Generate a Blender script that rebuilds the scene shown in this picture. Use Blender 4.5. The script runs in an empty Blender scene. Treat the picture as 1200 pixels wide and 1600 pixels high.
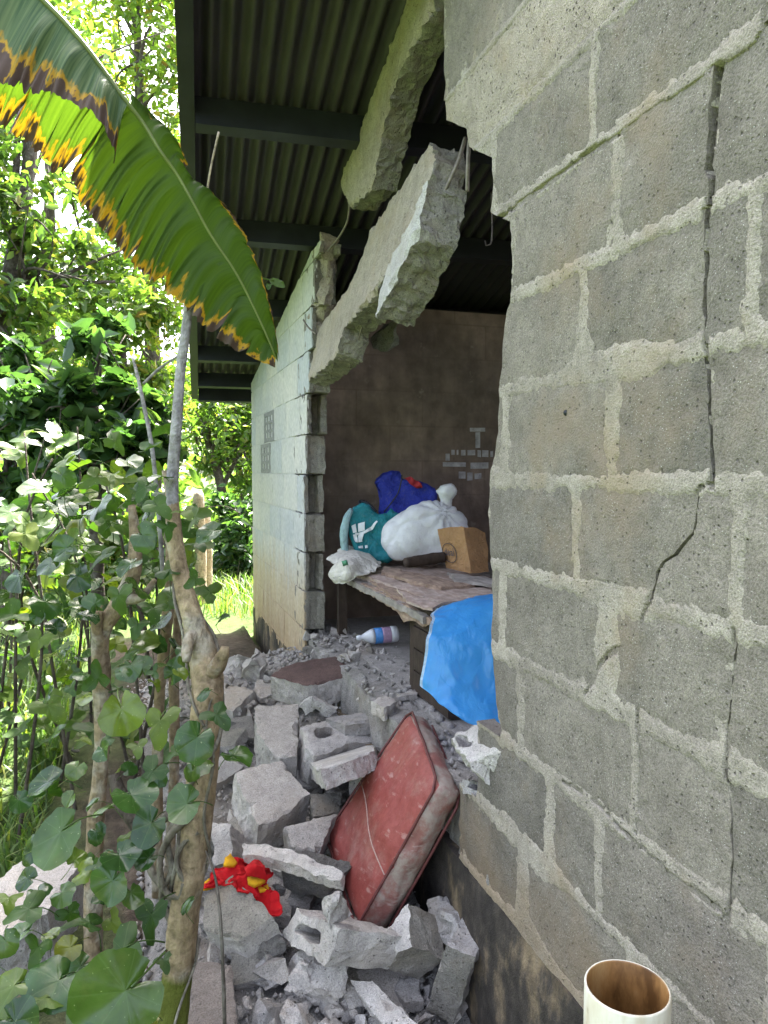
import bpy, bmesh, math, random
import numpy as np
from mathutils import Vector, Matrix, Euler, noise
from mathutils.geometry import delaunay_2d_cdt

# ------------------------------------------------------------------ camera
F, CX, CY, HC = 1155.5, 600.0, 800.0, 1.145
TH = math.atan(375 / F)
PI_ = math.atan(65 / F)
sc = bpy.context.scene
cam_d = bpy.data.cameras.new('camera')
cam = bpy.data.objects.new('camera', cam_d)
sc.collection.objects.link(cam)
cam.location = (0, 0, HC)
cam.rotation_euler = (math.pi / 2 - PI_, 0, -TH)
cam_d.sensor_fit = 'VERTICAL'
cam_d.sensor_height = 36
cam_d.lens = 26
cam_d.clip_start = 0.02
cam_d.clip_end = 500
sc.camera = cam

# ------------------------------------------------------------------ light
SUN_AZ, SUN_EL = math.radians(32), math.radians(58)      # azimuth from +Y towards +X
w = bpy.data.worlds.new('World'); sc.world = w; w.use_nodes = True
nt = w.node_tree
sky = nt.nodes.new('ShaderNodeTexSky'); sky.sky_type = 'NISHITA'; sky.sun_disc = False
sky.sun_elevation = SUN_EL; sky.sun_rotation = SUN_AZ
sky.dust_density = 6.0; sky.air_density = 0.8; sky.ozone_density = 0.3
hz_ = nt.nodes.new('ShaderNodeHueSaturation'); hz_.inputs['Saturation'].default_value = .66      # thin white haze
nt.links.new(sky.outputs[0], hz_.inputs['Color']); nt.links.new(hz_.outputs[0], nt.nodes['Background'].inputs[0])
nt.nodes['Background'].inputs[1].default_value = 0.15
sun_d = bpy.data.lights.new('sun', 'SUN'); sun_d.energy = 5.0; sun_d.angle = math.radians(0.53)
sun_d.color = (1.0, 0.95, 0.86)
sun = bpy.data.objects.new('sun', sun_d); sc.collection.objects.link(sun)
sdir = Vector((math.sin(SUN_AZ) * math.cos(SUN_EL), math.cos(SUN_AZ) * math.cos(SUN_EL), math.sin(SUN_EL)))
sun.rotation_euler = sdir.to_track_quat('Z', 'Y').to_euler()
sun.location = (2, 3, 8)
sc.view_settings.view_transform = 'Standard'
sc.view_settings.look = 'None'
sc.view_settings.gamma = 1
sc.view_settings.exposure = 3.2
sc.render.engine = 'CYCLES'
sc.cycles.max_bounces = 8
sc.cycles.diffuse_bounces = 5
sc.cycles.transparent_max_bounces = 8
sc.cycles.use_denoising = True

# ------------------------------------------------------------------ pixel geometry (photograph pixels -> places)
CAM = np.array([0, 0, HC])
FW = np.array([math.sin(TH) * math.cos(PI_), math.cos(TH) * math.cos(PI_), -math.sin(PI_)])
RT = np.array([math.cos(TH), -math.sin(TH), 0.0])
UP = np.cross(RT, FW)
def ray(x, y): return FW + RT * ((x - CX) / F) + UP * ((CY - y) / F)
def P(x, y, Z): return CAM + ray(x, y) * Z                      # at depth Z
def Q(x, y, z): d = ray(x, y); return CAM + d * ((z - HC) / d[2])  # on the level z
WX = 0.778
def Wp(x, y, X=WX): d = ray(x, y); return CAM + d * (X / d[0])   # on the plane of the wall

# ------------------------------------------------------------------ noise
_rs = np.random.RandomState(7)
_perm = _rs.permutation(4096)
_val = _rs.rand(4096)
def vn(p):
    p = np.asarray(p, float)
    i = np.floor(p).astype(int); f = p - i; f = f * f * (3 - 2 * f)
    def h(a, b, c): return _val[_perm[(_perm[(_perm[a & 4095] + b) & 4095] + c) & 4095]]
    x, y, z = i[..., 0], i[..., 1], i[..., 2]; fx, fy, fz = f[..., 0], f[..., 1], f[..., 2]
    def l(a, b, t): return a + (b - a) * t
    return l(l(l(h(x, y, z), h(x+1, y, z), fx), l(h(x, y+1, z), h(x+1, y+1, z), fx), fy),
             l(l(h(x, y, z+1), h(x+1, y, z+1), fx), l(h(x, y+1, z+1), h(x+1, y+1, z+1), fx), fy), fz) * 2 - 1
def fbm(p, o=4):
    p = np.asarray(p, float); s = 0; a = 1
    for k in range(o): s = s + a * vn(p * 2 ** k + 17.3 * k); a *= .5
    return s / 1.9
def vec_noise(p, f, seed=0):
    q = np.asarray(p) * f + seed * 13.7
    return np.stack([vn(q), vn(q + 31.1), vn(q + 57.9)], -1)
def sstep(a, b, x): t = np.clip((np.asarray(x, float) - a) / (b - a), 0, 1); return t * t * (3 - 2 * t)

# ------------------------------------------------------------------ objects
COL = sc.collection
ORG = {}
def mk(name, V, Fc, mat, parent=None, smooth=False, origin=None, mats=None, midx=None, uv=None, attr=None):
    V = np.asarray(V, float)
    if origin is None:
        origin = np.array([(V[:, 0].min() + V[:, 0].max()) / 2, (V[:, 1].min() + V[:, 1].max()) / 2, V[:, 2].min()])
    origin = np.asarray(origin, float)
    me = bpy.data.meshes.new(name)
    L = V - origin
    if isinstance(Fc, np.ndarray):
        n, k = Fc.shape
        me.vertices.add(len(L)); me.vertices.foreach_set('co', L.ravel().astype(np.float32))
        me.loops.add(n * k); me.loops.foreach_set('vertex_index', Fc.ravel().astype(np.int32))
        me.polygons.add(n)
        me.polygons.foreach_set('loop_start', np.arange(0, n * k, k, dtype=np.int32))
        me.polygons.foreach_set('loop_total', np.full(n, k, dtype=np.int32))
        me.update(calc_edges=True)
    else:
        me.from_pydata(L.tolist(), [], Fc)
    for m in (mats or [mat]): me.materials.append(m)
    if midx is not None: me.polygons.foreach_set('material_index', np.asarray(midx, dtype=np.int32))
    if smooth: me.polygons.foreach_set('use_smooth', np.ones(len(me.polygons), dtype=bool))
    if uv is not None:
        ul = me.uv_layers.new(name='UVMap')
        vi = np.empty(len(me.loops), dtype=np.int32); me.loops.foreach_get('vertex_index', vi)
        ul.data.foreach_set('uv', np.asarray(uv, np.float32)[vi].ravel())
    if attr is not None:
        for an, av in attr.items():
            a = me.attributes.new(an, 'FLOAT', 'POINT'); a.data.foreach_set('value', np.asarray(av, np.float32))
    me.validate(); me.update()
    o = bpy.data.objects.new(name, me); COL.objects.link(o)
    place(o, origin, parent)
    return o
def place(o, origin, parent=None):
    origin = np.asarray(origin, float)
    ORG[o.name] = origin
    if parent is not None:
        o.parent = parent; o.location = Vector(origin - ORG[parent.name])
    else: o.location = Vector(origin)
def empty(name, loc, label=None, cat=None, group=None, parent=None):
    o = bpy.data.objects.new(name, None); COL.objects.link(o); o.empty_display_size = .1
    place(o, loc, parent)
    if label: tag(o, label, cat, group)
    return o
def tag(o, label, cat=None, group=None, kind=None):
    if label: o['label'] = label
    if cat: o['category'] = cat
    if group: o['group'] = group
    o['kind'] = kind or o.get('kind') or 'thing'
    return o
def struct(o): o['kind'] = 'structure'; return o
def stuff(o): o['kind'] = 'stuff'; return o

def inpoly(pts, poly):
    pts = np.asarray(pts); poly = np.asarray(poly); x, y = pts[:, 0], pts[:, 1]
    r = np.zeros(len(pts), bool); j = len(poly) - 1
    for i in range(len(poly)):
        xi, yi = poly[i]; xj, yj = poly[j]
        c = ((yi > y) != (yj > y)) & (x < (xj - xi) * (y - yi) / (yj - yi + 1e-12) + xi)
        r ^= c; j = i
    return r
def dens(poly, step):
    out = []
    n = len(poly)
    for i in range(n):
        a = np.asarray(poly[i], float); b = np.asarray(poly[(i + 1) % n], float)
        k = max(1, int(round(np.linalg.norm(b - a) / step)))
        for t in range(k): out.append(a + (b - a) * t / k)
    return np.array(out)
def clip_half(poly, nx, ny, c):
    """keep nx*u+ny*v <= c"""
    out = []
    for i in range(len(poly)):
        a, b = poly[i], poly[(i + 1) % len(poly)]
        da, db = nx * a[0] + ny * a[1] - c, nx * b[0] + ny * b[1] - c
        if da <= 0: out.append(a)
        if da * db < 0:
            t = da / (da - db); out.append((a[0] + (b[0] - a[0]) * t, a[1] + (b[1] - a[1]) * t))
    return out

def prism(name, outer, O, ex, ey, ez, thick, mat, parent=None, holes=(), step=.02, grid=None, jit=.003, amp=.003,
          chip=.003, rows=3, seed=0, back_scale=1.0, label=None, cat=None, group=None, mats=None, freq=30., smooth=False, samp=0., bite=0., wrinkle=0.):
    """irregular plate: outline (with holes) in the plane O,ex,ey, extruded along ez by thick, edges chipped, all faces rough.
    mats=(face, side) gives the front face another material"""
    O, ex, ey, ez = (np.asarray(a, float) for a in (O, ex, ey, ez))
    loops = [dens(outer, step)] + [dens(h, step) for h in holes]
    for k, lp in enumerate(loops):
        q = np.concatenate([lp * 40 + seed * 3.1, np.full((len(lp), 1), seed * 1.7 + k)], 1)
        lp += np.stack([vn(q), vn(q + 9.3)], -1) * jit + np.stack([vn(q * 3.3 + 4), vn(q * 3.3 + 19.3)], -1) * jit * .5
    g = grid or step * 1.7
    mn, mx = loops[0].min(0), loops[0].max(0)
    gx, gy = np.meshgrid(np.arange(mn[0] + g / 2, mx[0], g), np.arange(mn[1] + g / 2, mx[1], g))
    gp = np.stack([gx.ravel(), gy.ravel()], -1)
    rnd = np.random.RandomState(seed + 3); gp = gp + (rnd.rand(*gp.shape) - .5) * g * .5
    if len(gp):
        keep = inpoly(gp, loops[0])
        for h in loops[1:]: keep &= ~inpoly(gp, h)
        allb = np.concatenate(loops)
        for i0 in range(0, len(gp), 500):
            d = np.linalg.norm(gp[i0:i0+500, None] - allb[None], axis=2).min(1); keep[i0:i0+500] &= d > g * .45
        gp = gp[keep]
    pts = np.concatenate(loops + [gp]); ed = []; s = 0; rng = []
    for lp in loops:
        n = len(lp); ed += [(s + i, s + (i + 1) % n) for i in range(n)]; rng.append((s, n)); s += n
    vo, eo, fo, ov, oe, of = delaunay_2d_cdt([Vector(p) for p in pts], ed, [], 0, 1e-7)
    mp = {}
    for i, l in enumerate(ov):
        for k in l: mp[k] = i
    v2 = np.array([(a.x, a.y) for a in vo])
    tri = np.array([list(f) for f in fo if len(f) == 3])
    cen = v2[tri].mean(1)
    keep = inpoly(cen, loops[0])
    for h in loops[1:]: keep &= ~inpoly(cen, h)
    tri = tri[keep]
    nb = len(v2); c2 = v2.mean(0)
    front = O + v2[:, :1] * ex + v2[:, 1:] * ey
    b2 = c2 + (v2 - c2) * back_scale
    back = O + b2[:, :1] * ex + b2[:, 1:] * ey + ez * thick
    V = [front, back]; faces = [tuple(t) for t in tri] + [(t[0] + nb, t[2] + nb, t[1] + nb) for t in tri]
    mi = [0] * len(tri) + [1] * len(tri)
    base = 2 * nb
    bmask = np.zeros(nb, bool)
    for (s0, n) in rng:
        idx = [mp[s0 + i] for i in range(n)]; bmask[idx] = True
        prev = idx
        for r in range(1, rows + 1):
            if r == rows: cur = [i + nb for i in idx]
            else:
                t = r / rows
                V.append(front[idx] * (1 - t) + back[idx] * t); cur = list(range(base, base + n)); base += n
            for i in range(n):
                j = (i + 1) % n
                faces.append((prev[i], prev[j], cur[j], cur[i])); mi.append(1)
            prev = cur
    V = np.concatenate(V)
    cc = np.zeros(len(V))
    pv = V[:nb][bmask]
    V[:nb][bmask] += 0
    ch = chip * (.5 + np.clip(fbm(pv * 45 + seed, 2) * 1.2 + .3, 0, 2))
    V[np.where(bmask)[0]] += ez * ch[:, None]
    if bite:
        bt = np.clip(fbm(pv * 13 + seed * 2.3, 2) - .12, 0, 1) * bite * 2.2
        cdir = (O + c2[0] * ex + c2[1] * ey) - pv; cdir /= np.linalg.norm(cdir, axis=1, keepdims=True) + 1e-9
        V[np.where(bmask)[0]] += ez * bt[:, None] + cdir * bt[:, None] * .6
    if wrinkle:
        wu, wv = (V - O) @ ex, (V - O) @ ey
        wp = np.stack([wu, wv, wu * 0 + seed], -1); wq = vec_noise(wp, 7, seed + 3) * .05
        def rid(ax, k, l): c = wu * math.cos(ax) + wv * math.sin(ax); d = -wu * math.sin(ax) + wv * math.cos(ax); return (1 - np.abs(vn(np.stack([(c + wq[:, 0]) * k, (d + wq[:, 1]) * l, c * 0 + seed + ax], -1)))) ** 4
        V = V + ez * (wrinkle * (rid(.6, 26, 6) + rid(2.2, 20, 5) + .6 * rid(1.4, 45, 10)))[:, None]
    if samp:
        sm = np.zeros(len(V), bool); sm[:nb] = bmask; sm[nb:2 * nb] = bmask; sm[2 * nb:] = True
        q = V[sm]; V[sm] = q + vec_noise(q, 32, seed + 8) * samp + vec_noise(q, 85, seed + 9) * samp * .7
    V = V + vec_noise(V, freq, seed) * amp + vec_noise(V, freq * 2.9, seed + 5) * amp * .5
    bm = bmesh.new()
    bv = [bm.verts.new(v) for v in V]
    for f, m in zip(faces, mi):
        try: bf = bm.faces.new([bv[i] for i in f]); bf.material_index = m if mats else 0
        except ValueError: pass
    bmesh.ops.recalc_face_normals(bm, faces=bm.faces)
    org = np.array([(V[:, 0].min() + V[:, 0].max()) / 2, (V[:, 1].min() + V[:, 1].max()) / 2, V[:, 2].min()])
    bmesh.ops.translate(bm, verts=bm.verts, vec=-Vector(org))
    me = bpy.data.meshes.new(name); bm.to_mesh(me); bm.free()
    for m in (mats or [mat]): me.materials.append(m)
    if smooth: me.polygons.foreach_set('use_smooth', np.ones(len(me.polygons), dtype=bool))
    o = bpy.data.objects.new(name, me); COL.objects.link(o); place(o, org, parent)
    if label: tag(o, label, cat, group)
    return o

def oval(cx, cy, rx, ry, rot=0, n=16, p=2.6):
    out = []
    for i in range(n):
        a = 2 * math.pi * i / n
        u = rx * math.copysign(abs(math.cos(a)) ** (2 / p), math.cos(a)); v = ry * math.copysign(abs(math.sin(a)) ** (2 / p), math.sin(a))
        out.append((cx + u * math.cos(rot) - v * math.sin(rot), cy + u * math.sin(rot) + v * math.cos(rot)))
    return out

def plate(name, px, thick, mat, label=None, cat='concrete', holes=(), planepts=None, **kw):
    """outline in photograph pixels on a real plane given by the first three points (x, y, height z)"""
    pp = planepts if planepts is not None else [Q(*p) for p in px[:3]]
    A, B, C = [np.asarray(p) for p in pp]
    n = np.cross(B - A, C - A); n /= np.linalg.norm(n)
    if np.dot(n, CAM - A) < 0: n = -n
    ex = (B - A) / np.linalg.norm(B - A); ey = np.cross(n, ex)
    def to2(x, y):
        d = ray(x, y); t = np.dot(A - CAM, n) / np.dot(d, n); p = CAM + d * t - A
        return (p @ ex, p @ ey)
    outer = [to2(p[0], p[1]) for p in px]
    hs = [[to2(*q) for q in h] for h in holes]
    return prism(name, outer, A, ex, ey, -n, thick, mat, holes=hs, label=label, cat=cat, **kw)

def chunk_mesh(size, seed, sub=.03, amp=.12, npts=14):
    rnd = random.Random(seed); bm = bmesh.new()
    for i in range(npts):
        v = Vector([rnd.uniform(-1, 1) for _ in range(3)])
        m = max(abs(c) for c in v); v = v / m * rnd.uniform(.8, 1.0)
        bm.verts.new((v.x * size[0] / 2, v.y * size[1] / 2, v.z * size[2] / 2))
    r = bmesh.ops.convex_hull(bm, input=bm.verts)
    bmesh.ops.delete(bm, geom=[g for g in r['geom_interior'] if isinstance(g, bmesh.types.BMVert)], context='VERTS')
    for it in range(4):
        e = [e for e in bm.edges if e.calc_length() > sub]
        if not e or len(bm.faces) > 1500: break
        bmesh.ops.subdivide_edges(bm, edges=e, cuts=1); bmesh.ops.triangulate(bm, faces=bm.faces)
    s = min(size)
    co = np.array([v.co for v in bm.verts])
    d = vec_noise(co, 2.5 / s, seed) * s * amp + vec_noise(co, 8 / s, seed + 2) * s * amp * .4
    for v, dd in zip(bm.verts, d): v.co += Vector(dd)
    bmesh.ops.recalc_face_normals(bm, faces=bm.faces)
    return bm
def chunk(name, c, size, mat, seed, rot=None, label=None, cat='concrete', group=None, parent=None, **kw):
    bm = chunk_mesh(size, seed, **kw)
    me = bpy.data.meshes.new(name); bm.to_mesh(me); bm.free(); me.materials.append(mat)
    o = bpy.data.objects.new(name, me); COL.objects.link(o); place(o, c, parent)
    rnd = random.Random(seed + 99)
    o.rotation_euler = rot or (rnd.uniform(-.4, .4), rnd.uniform(-.4, .4), rnd.uniform(0, 6))
    if label: tag(o, label, cat, group)
    return o

def smooth_path(pts, n):
    pts = np.asarray(pts, float)
    t = np.concatenate([[0], np.cumsum(np.linalg.norm(np.diff(pts[:, :3], axis=0), axis=1))]); t /= t[-1]
    u = np.linspace(0, 1, n); out = np.zeros((n, pts.shape[1])); m = len(pts)
    for k, uu in enumerate(u):
        i = min(max(np.searchsorted(t, uu) - 1, 0), m - 2); f = (uu - t[i]) / max(t[i + 1] - t[i], 1e-9)
        p0, p1, p2, p3 = pts[max(i - 1, 0)], pts[i], pts[i + 1], pts[min(i + 2, m - 1)]
        out[k] = .5 * ((2 * p1) + (-p0 + p2) * f + (2 * p0 - 5 * p1 + 4 * p2 - p3) * f * f + (-p0 + 3 * p1 - 3 * p2 + p3) * f ** 3)
    return out
def tube_geo(path, seg=8, bump=0., seed=0, n=None, base=0, bf=20):
    """path rows x,y,z,r"""
    p = smooth_path(path, n) if n else np.asarray(path, float)
    p[:, 3] = np.maximum(p[:, 3], .0004)
    T = np.gradient(p[:, :3], axis=0); T /= np.linalg.norm(T, axis=1)[:, None] + 1e-9
    ref = np.array([.3, .9, .1]) if abs(T[0] @ np.array([.3, .9, .1])) < .85 else np.array([1., 0, 0])
    V = []; a = np.linspace(0, 2 * math.pi, seg, endpoint=False)
    for i in range(len(p)):
        u = np.cross(T[i], ref); u /= np.linalg.norm(u) + 1e-9; v = np.cross(T[i], u); ref = np.cross(u, T[i]) * 1.0
        ref = v if False else ref
        ring = p[i, :3] + (np.cos(a)[:, None] * u + np.sin(a)[:, None] * v) * p[i, 3]
        V.append(ring)
        ref = np.cross(u, T[i])
    V = np.array(V)
    if bump:
        q = V.reshape(-1, 3); c = np.repeat(p[:, :3], seg, 0); r = np.repeat(p[:, 3], seg)
        q = c + (q - c) * (1 + bump * fbm(q * bf + seed, 3)[:, None]); V = q.reshape(V.shape)
    n_ = len(p); Fq = []
    for i in range(n_ - 1):
        for j in range(seg):
            k = (j + 1) % seg
            Fq.append((base + i * seg + j, base + i * seg + k, base + (i + 1) * seg + k, base + (i + 1) * seg + j))
    Fq.append(tuple(base + j for j in range(seg))[::-1]); Fq.append(tuple(base + (n_ - 1) * seg + j for j in range(seg)))
    return V.reshape(-1, 3), Fq
def tube(name, path, mat, parent=None, seg=8, bump=0., seed=0, n=None, smooth=True, bf=20):
    V, Fq = tube_geo(path, seg, bump, seed, n, bf=bf)
    return mk(name, V, Fq, mat, parent, smooth)
def tubes(name, paths, mat, parent=None, seg=6, bump=0., n=None, bf=20):
    VV = []; FF = []; b = 0
    for k, p in enumerate(paths):
        V, Fq = tube_geo(p, seg, bump, k, n, b, bf); VV.append(V); FF += Fq; b += len(V)
    return mk(name, np.concatenate(VV), FF, mat, parent, True)
def pxpath(pts):
    """rows x, y, Z, radius in pixels -> x,y,z,r"""
    return [list(P(x, y, Z)) + [r * Z / F] for x, y, Z, r in pts]
def box(name, a, b, mat, parent=None, amp=0, step=.1, seed=0):
    a, b = np.minimum(a, b), np.maximum(a, b)
    return prism(name, [(0, 0), (b[0] - a[0], 0), (b[0] - a[0], b[1] - a[1]), (0, b[1] - a[1])], (a[0], a[1], b[2]),
                 (1, 0, 0), (0, 1, 0), (0, 0, -1), b[2] - a[2], mat, parent, step=step, jit=amp, amp=amp, chip=amp, rows=max(1, min(8, int((b[2] - a[2]) / step))), seed=seed)
def simple_box(name, a, b, mat, parent=None):
    x0, y0, z0 = a; x1, y1, z1 = b
    V = [(x0, y0, z0), (x1, y0, z0), (x1, y1, z0), (x0, y1, z0), (x0, y0, z1), (x1, y0, z1), (x1, y1, z1), (x0, y1, z1)]
    return mk(name, V, [(0, 3, 2, 1), (4, 5, 6, 7), (0, 1, 5, 4), (1, 2, 6, 5), (2, 3, 7, 6), (3, 0, 4, 7)], mat, parent)
def grid_faces(nu, nv, wrap=False):
    Fq = []
    for i in range(nu - 1):
        for j in range(nv - (0 if wrap else 1)):
            k = (j + 1) % nv
            Fq.append((i * nv + j, (i + 1) * nv + j, (i + 1) * nv + k, i * nv + k))
    return np.array(Fq)

# ------------------------------------------------------------------ materials
class N:
    def __init__(s, name):
        s.m = bpy.data.materials.new(name); s.m.use_nodes = True; s.t = s.m.node_tree
        s.b = s.t.nodes['Principled BSDF']; s.out = s.t.nodes['Material Output']
    def n(s, typ, ins=None, **at):
        nd = s.t.nodes.new('ShaderNode' + typ)
        for k, v in at.items(): setattr(nd, k, v)
        for k, v in (ins or {}).items(): s.set(nd.inputs[k], v)
        return nd
    def set(s, sock, v):
        if isinstance(v, bpy.types.NodeSocket): s.t.links.new(v, sock)
        elif isinstance(v, (tuple, list)) and sock.type == 'RGBA': sock.default_value = tuple(v) + ((1,) if len(v) == 3 else ())
        else: sock.default_value = v
    def pos(s): return s.n('NewGeometry').outputs['Position']
    def noise(s, vec, scale, detail=4, rough=.55, dist=0.): return s.n('TexNoise', {'Vector': vec, 'Scale': scale, 'Detail': detail, 'Roughness': rough, 'Distortion': dist}).outputs[0]
    def vor(s, vec, scale, feat='F1', rnd=1.): return s.n('TexVoronoi', {'Vector': vec, 'Scale': scale, 'Randomness': rnd}, feature=feat).outputs[0]
    def ramp(s, f, stops):
        nd = s.n('ValToRGB', {'Fac': f}); cr = nd.color_ramp
        while len(cr.elements) < len(stops): cr.elements.new(.5)
        for e, (p, c) in zip(cr.elements, stops):
            e.position = p; e.color = (c, c, c, 1) if isinstance(c, (int, float)) else tuple(c) + (1,)
        return nd.outputs[0]
    def mix(s, f, a, b, typ='MIX'):
        nd = s.n('Mix', data_type='RGBA', blend_type=typ); s.set(nd.inputs[0], f); s.set(nd.inputs[6], a); s.set(nd.inputs[7], b); return nd.outputs[2]
    def math(s, op, a, b=0., c=0., clamp=False):
        nd = s.n('Math', operation=op, use_clamp=clamp); s.set(nd.inputs[0], a); s.set(nd.inputs[1], b); s.set(nd.inputs[2], c); return nd.outputs[0]
    def sep(s, v): nd = s.n('SeparateXYZ', {0: v}); return nd.outputs
    def scale(s, v, sc_): return s.n('Mapping', {'Vector': v, 'Scale': sc_}).outputs[0]
    def bump(s, h, strength, dist, nrm=None):
        nd = s.n('Bump', {'Height': h, 'Strength': strength, 'Distance': dist})
        if nrm is not None: s.set(nd.inputs['Normal'], nrm)
        return nd.outputs[0]
    def fin(s, col=None, rough=.9, nrm=None, spec=.3, metal=0., **kw):
        if col is not None: s.set(s.b.inputs['Base Color'], col)
        s.set(s.b.inputs['Roughness'], rough); s.b.inputs['Specular IOR Level'].default_value = spec; s.set(s.b.inputs['Metallic'], metal)
        if nrm is not None: s.set(s.b.inputs['Normal'], nrm)
        for k, v in kw.items(): s.set(s.b.inputs[k], v)
        return s.m

def concrete(name, c1, c2, speck=.5, warm=None, bump=1., stain=None, rnd=.25, fine=1., moss=None, foot=None):
    m = N(name); p = m.pos()
    n1 = m.noise(p, 5, 5, .6); n2 = m.noise(p, 38, 4, .6); n3 = m.noise(p, 260, 3, .65)
    col = m.mix(m.ramp(n1, [(.35, 0), (.68, 1)]), c1, c2)
    rn = m.n('ObjectInfo').outputs['Random']
    col = m.mix(1.0, col, m.ramp(rn, [(0, (1 - rnd,) * 3), (.5, (1., .985, .96)), (1, (1 + rnd * .5, 1 + rnd * .4, 1 + rnd * .3))]), 'MULTIPLY')
    col = m.mix(1., col, m.ramp(n2, [(.2, .72), (.5, 1.), (.8, 1.2)]), 'MULTIPLY')
    col = m.mix(fine, col, m.ramp(n3, [(.28, .55), (.5, 1.), (.75, 1.35)]), 'MULTIPLY')
    if warm:
        wn = m.noise(m.n('VectorMath', {0: p, 1: (7.7, 3.1, 9.9)}, operation='ADD').outputs[0], 4.2, 4, .65)
        col = m.mix(m.math('MULTIPLY', m.ramp(wn, [(.52, 0), (.72, 1)]), .75), col, warm)
    if stain:
        sn = m.noise(m.scale(p, (9, 9, 1.6)), 1., 5, .65)
        col = m.mix(m.math('MULTIPLY', m.ramp(sn, [(.53, 0), (.7, 1)]), .7), col, stain)
    v = m.n('TexVoronoi', {'Vector': p, 'Scale': 190.}, feature='F1')
    sp = m.math('MULTIPLY', m.ramp(v.outputs['Distance'], [(.10, 1), (.2, 0)]), m.math('GREATER_THAN', m.sep(v.outputs['Color'])[0], .8))
    col = m.mix(m.math('MULTIPLY', sp, speck), col, (.62, .60, .56))
    v2 = m.n('TexVoronoi', {'Vector': p, 'Scale': 95.}, feature='F1')
    pit = m.math('MULTIPLY', m.ramp(v2.outputs['Distance'], [(.12, 1), (.26, 0)]), m.math('GREATER_THAN', m.sep(v2.outputs['Color'])[1], .72))
    col = m.mix(m.math('MULTIPLY', pit, .45), col, (.05, .047, .043))
    h = m.math('ADD', m.math('MULTIPLY', n3, .9), m.math('MULTIPLY', n2, 1.3))
    h = m.math('SUBTRACT', h, m.math('MULTIPLY', pit, .9))
    if foot:
        zf = m.math('ADD', m.sep(p)[2], m.math('MULTIPLY', m.noise(p, 6, 5, .6), .55)); col = m.mix(m.math('MULTIPLY', m.ramp(zf, [(.42, 1), (.62, 0)]), .55), col, foot)
    if moss:
        mn = m.noise(p, 11, 5, .6); col = m.mix(m.math('MULTIPLY', m.ramp(mn, [(.5, 0), (.62, 1)]), .6), col, moss)
    return m.fin(col, .93, m.bump(h, .75 * bump, .006), .2)

M = {}
M['block'] = concrete('wall_block', (.185, .164, .142), (.258, .230, .200), .7, (.25, .195, .145), 1.1, rnd=.2, fine=.9, foot=(.19, .135, .085))
M['mortar'] = concrete('mortar', (.405, .362, .312), (.285, .252, .217), .2, (.34, .265, .18), 1.3, rnd=0., fine=.9, foot=(.26, .185, .11))
M['beam'] = concrete('beam_concrete', (.52, .455, .38), (.40, .345, .29), .2, (.44, .34, .23), 2.0, rnd=.1, fine=.8)
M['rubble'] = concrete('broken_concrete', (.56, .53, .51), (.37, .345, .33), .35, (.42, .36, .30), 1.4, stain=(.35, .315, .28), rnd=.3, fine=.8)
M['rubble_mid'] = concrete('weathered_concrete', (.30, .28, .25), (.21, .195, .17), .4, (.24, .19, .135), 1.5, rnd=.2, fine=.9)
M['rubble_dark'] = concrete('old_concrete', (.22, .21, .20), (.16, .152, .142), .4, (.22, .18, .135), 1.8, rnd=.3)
M['block_face'] = concrete('pale_block_face', (.40, .385, .375), (.48, .46, .45), .3, (.38, .33, .28), .8, rnd=.05)
M['plaster'] = concrete('brown_plaster', (.20, .165, .145), (.26, .225, .20), .3, (.15, .11, .09), .8, rnd=.15)
M['plaster_pale'] = concrete('pale_plaster', (.34, .31, .285), (.40, .37, .34), .3, (.30, .25, .2), .8, rnd=.15)
M['maroon'] = concrete('maroon_painted_plaster', (.085, .055, .05), (.13, .085, .075), .15, (.07, .05, .045), .7, rnd=.05)

def wallpaint():
    m = N('pale_painted_block'); p = m.pos(); z = m.sep(p)[2]
    n1 = m.noise(p, 4, 5, .6); n2 = m.noise(p, 40, 4); n3 = m.noise(m.scale(p, (6, 6, 1.2)), 1.5, 5, .7)
    col = m.mix(m.ramp(n1, [(.3, 0), (.7, 1)]), (.45, .445, .45), (.54, .52, .495))
    rn = m.n('ObjectInfo').outputs['Random']; col = m.mix(1., col, m.ramp(rn, [(0, (.86, .90, .95)), (1, (1.1, 1.07, 1.0))]), 'MULTIPLY')
    zz = m.math('ADD', z, m.math('MULTIPLY', n3, .55))
    col = m.mix(m.math('MULTIPLY', m.ramp(zz, [(.72, 1), (1.15, 0)]), .75), col, (.44, .33, .20))
    col = m.mix(m.math('MULTIPLY', m.ramp(zz, [(.40, 1), (.7, 0)]), .6), col, (.30, .19, .09))
    col = m.mix(m.ramp(n3, [(.55, 0), (.8, .4)]), col, (.56, .53, .45))
    col = m.mix(1., col, m.ramp(n2, [(.25, .8), (.7, 1.12)]), 'MULTIPLY')
    return m.fin(col, .85, m.bump(n2, .4, .004), .2)
M['paint'] = wallpaint()
def plinth():
    m = N('stained_plinth'); p = m.pos()
    n1 = m.noise(m.scale(p, (3, 3, 1.5)), 2., 6, .65); n2 = m.noise(p, 30, 5, .6); n3 = m.noise(p, 200, 3)
    col = m.ramp(n1, [(.34, (.025, .022, .02)), (.5, (.06, .05, .042)), (.6, (.20, .15, .095)), (.74, (.13, .115, .10))])
    col = m.mix(1., col, m.ramp(n2, [(.25, .6), (.75, 1.3)]), 'MULTIPLY')
    return m.fin(col, .9, m.bump(m.math('ADD', n2, n3), .6, .006), .2)
M['plinth'] = plinth()
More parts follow.
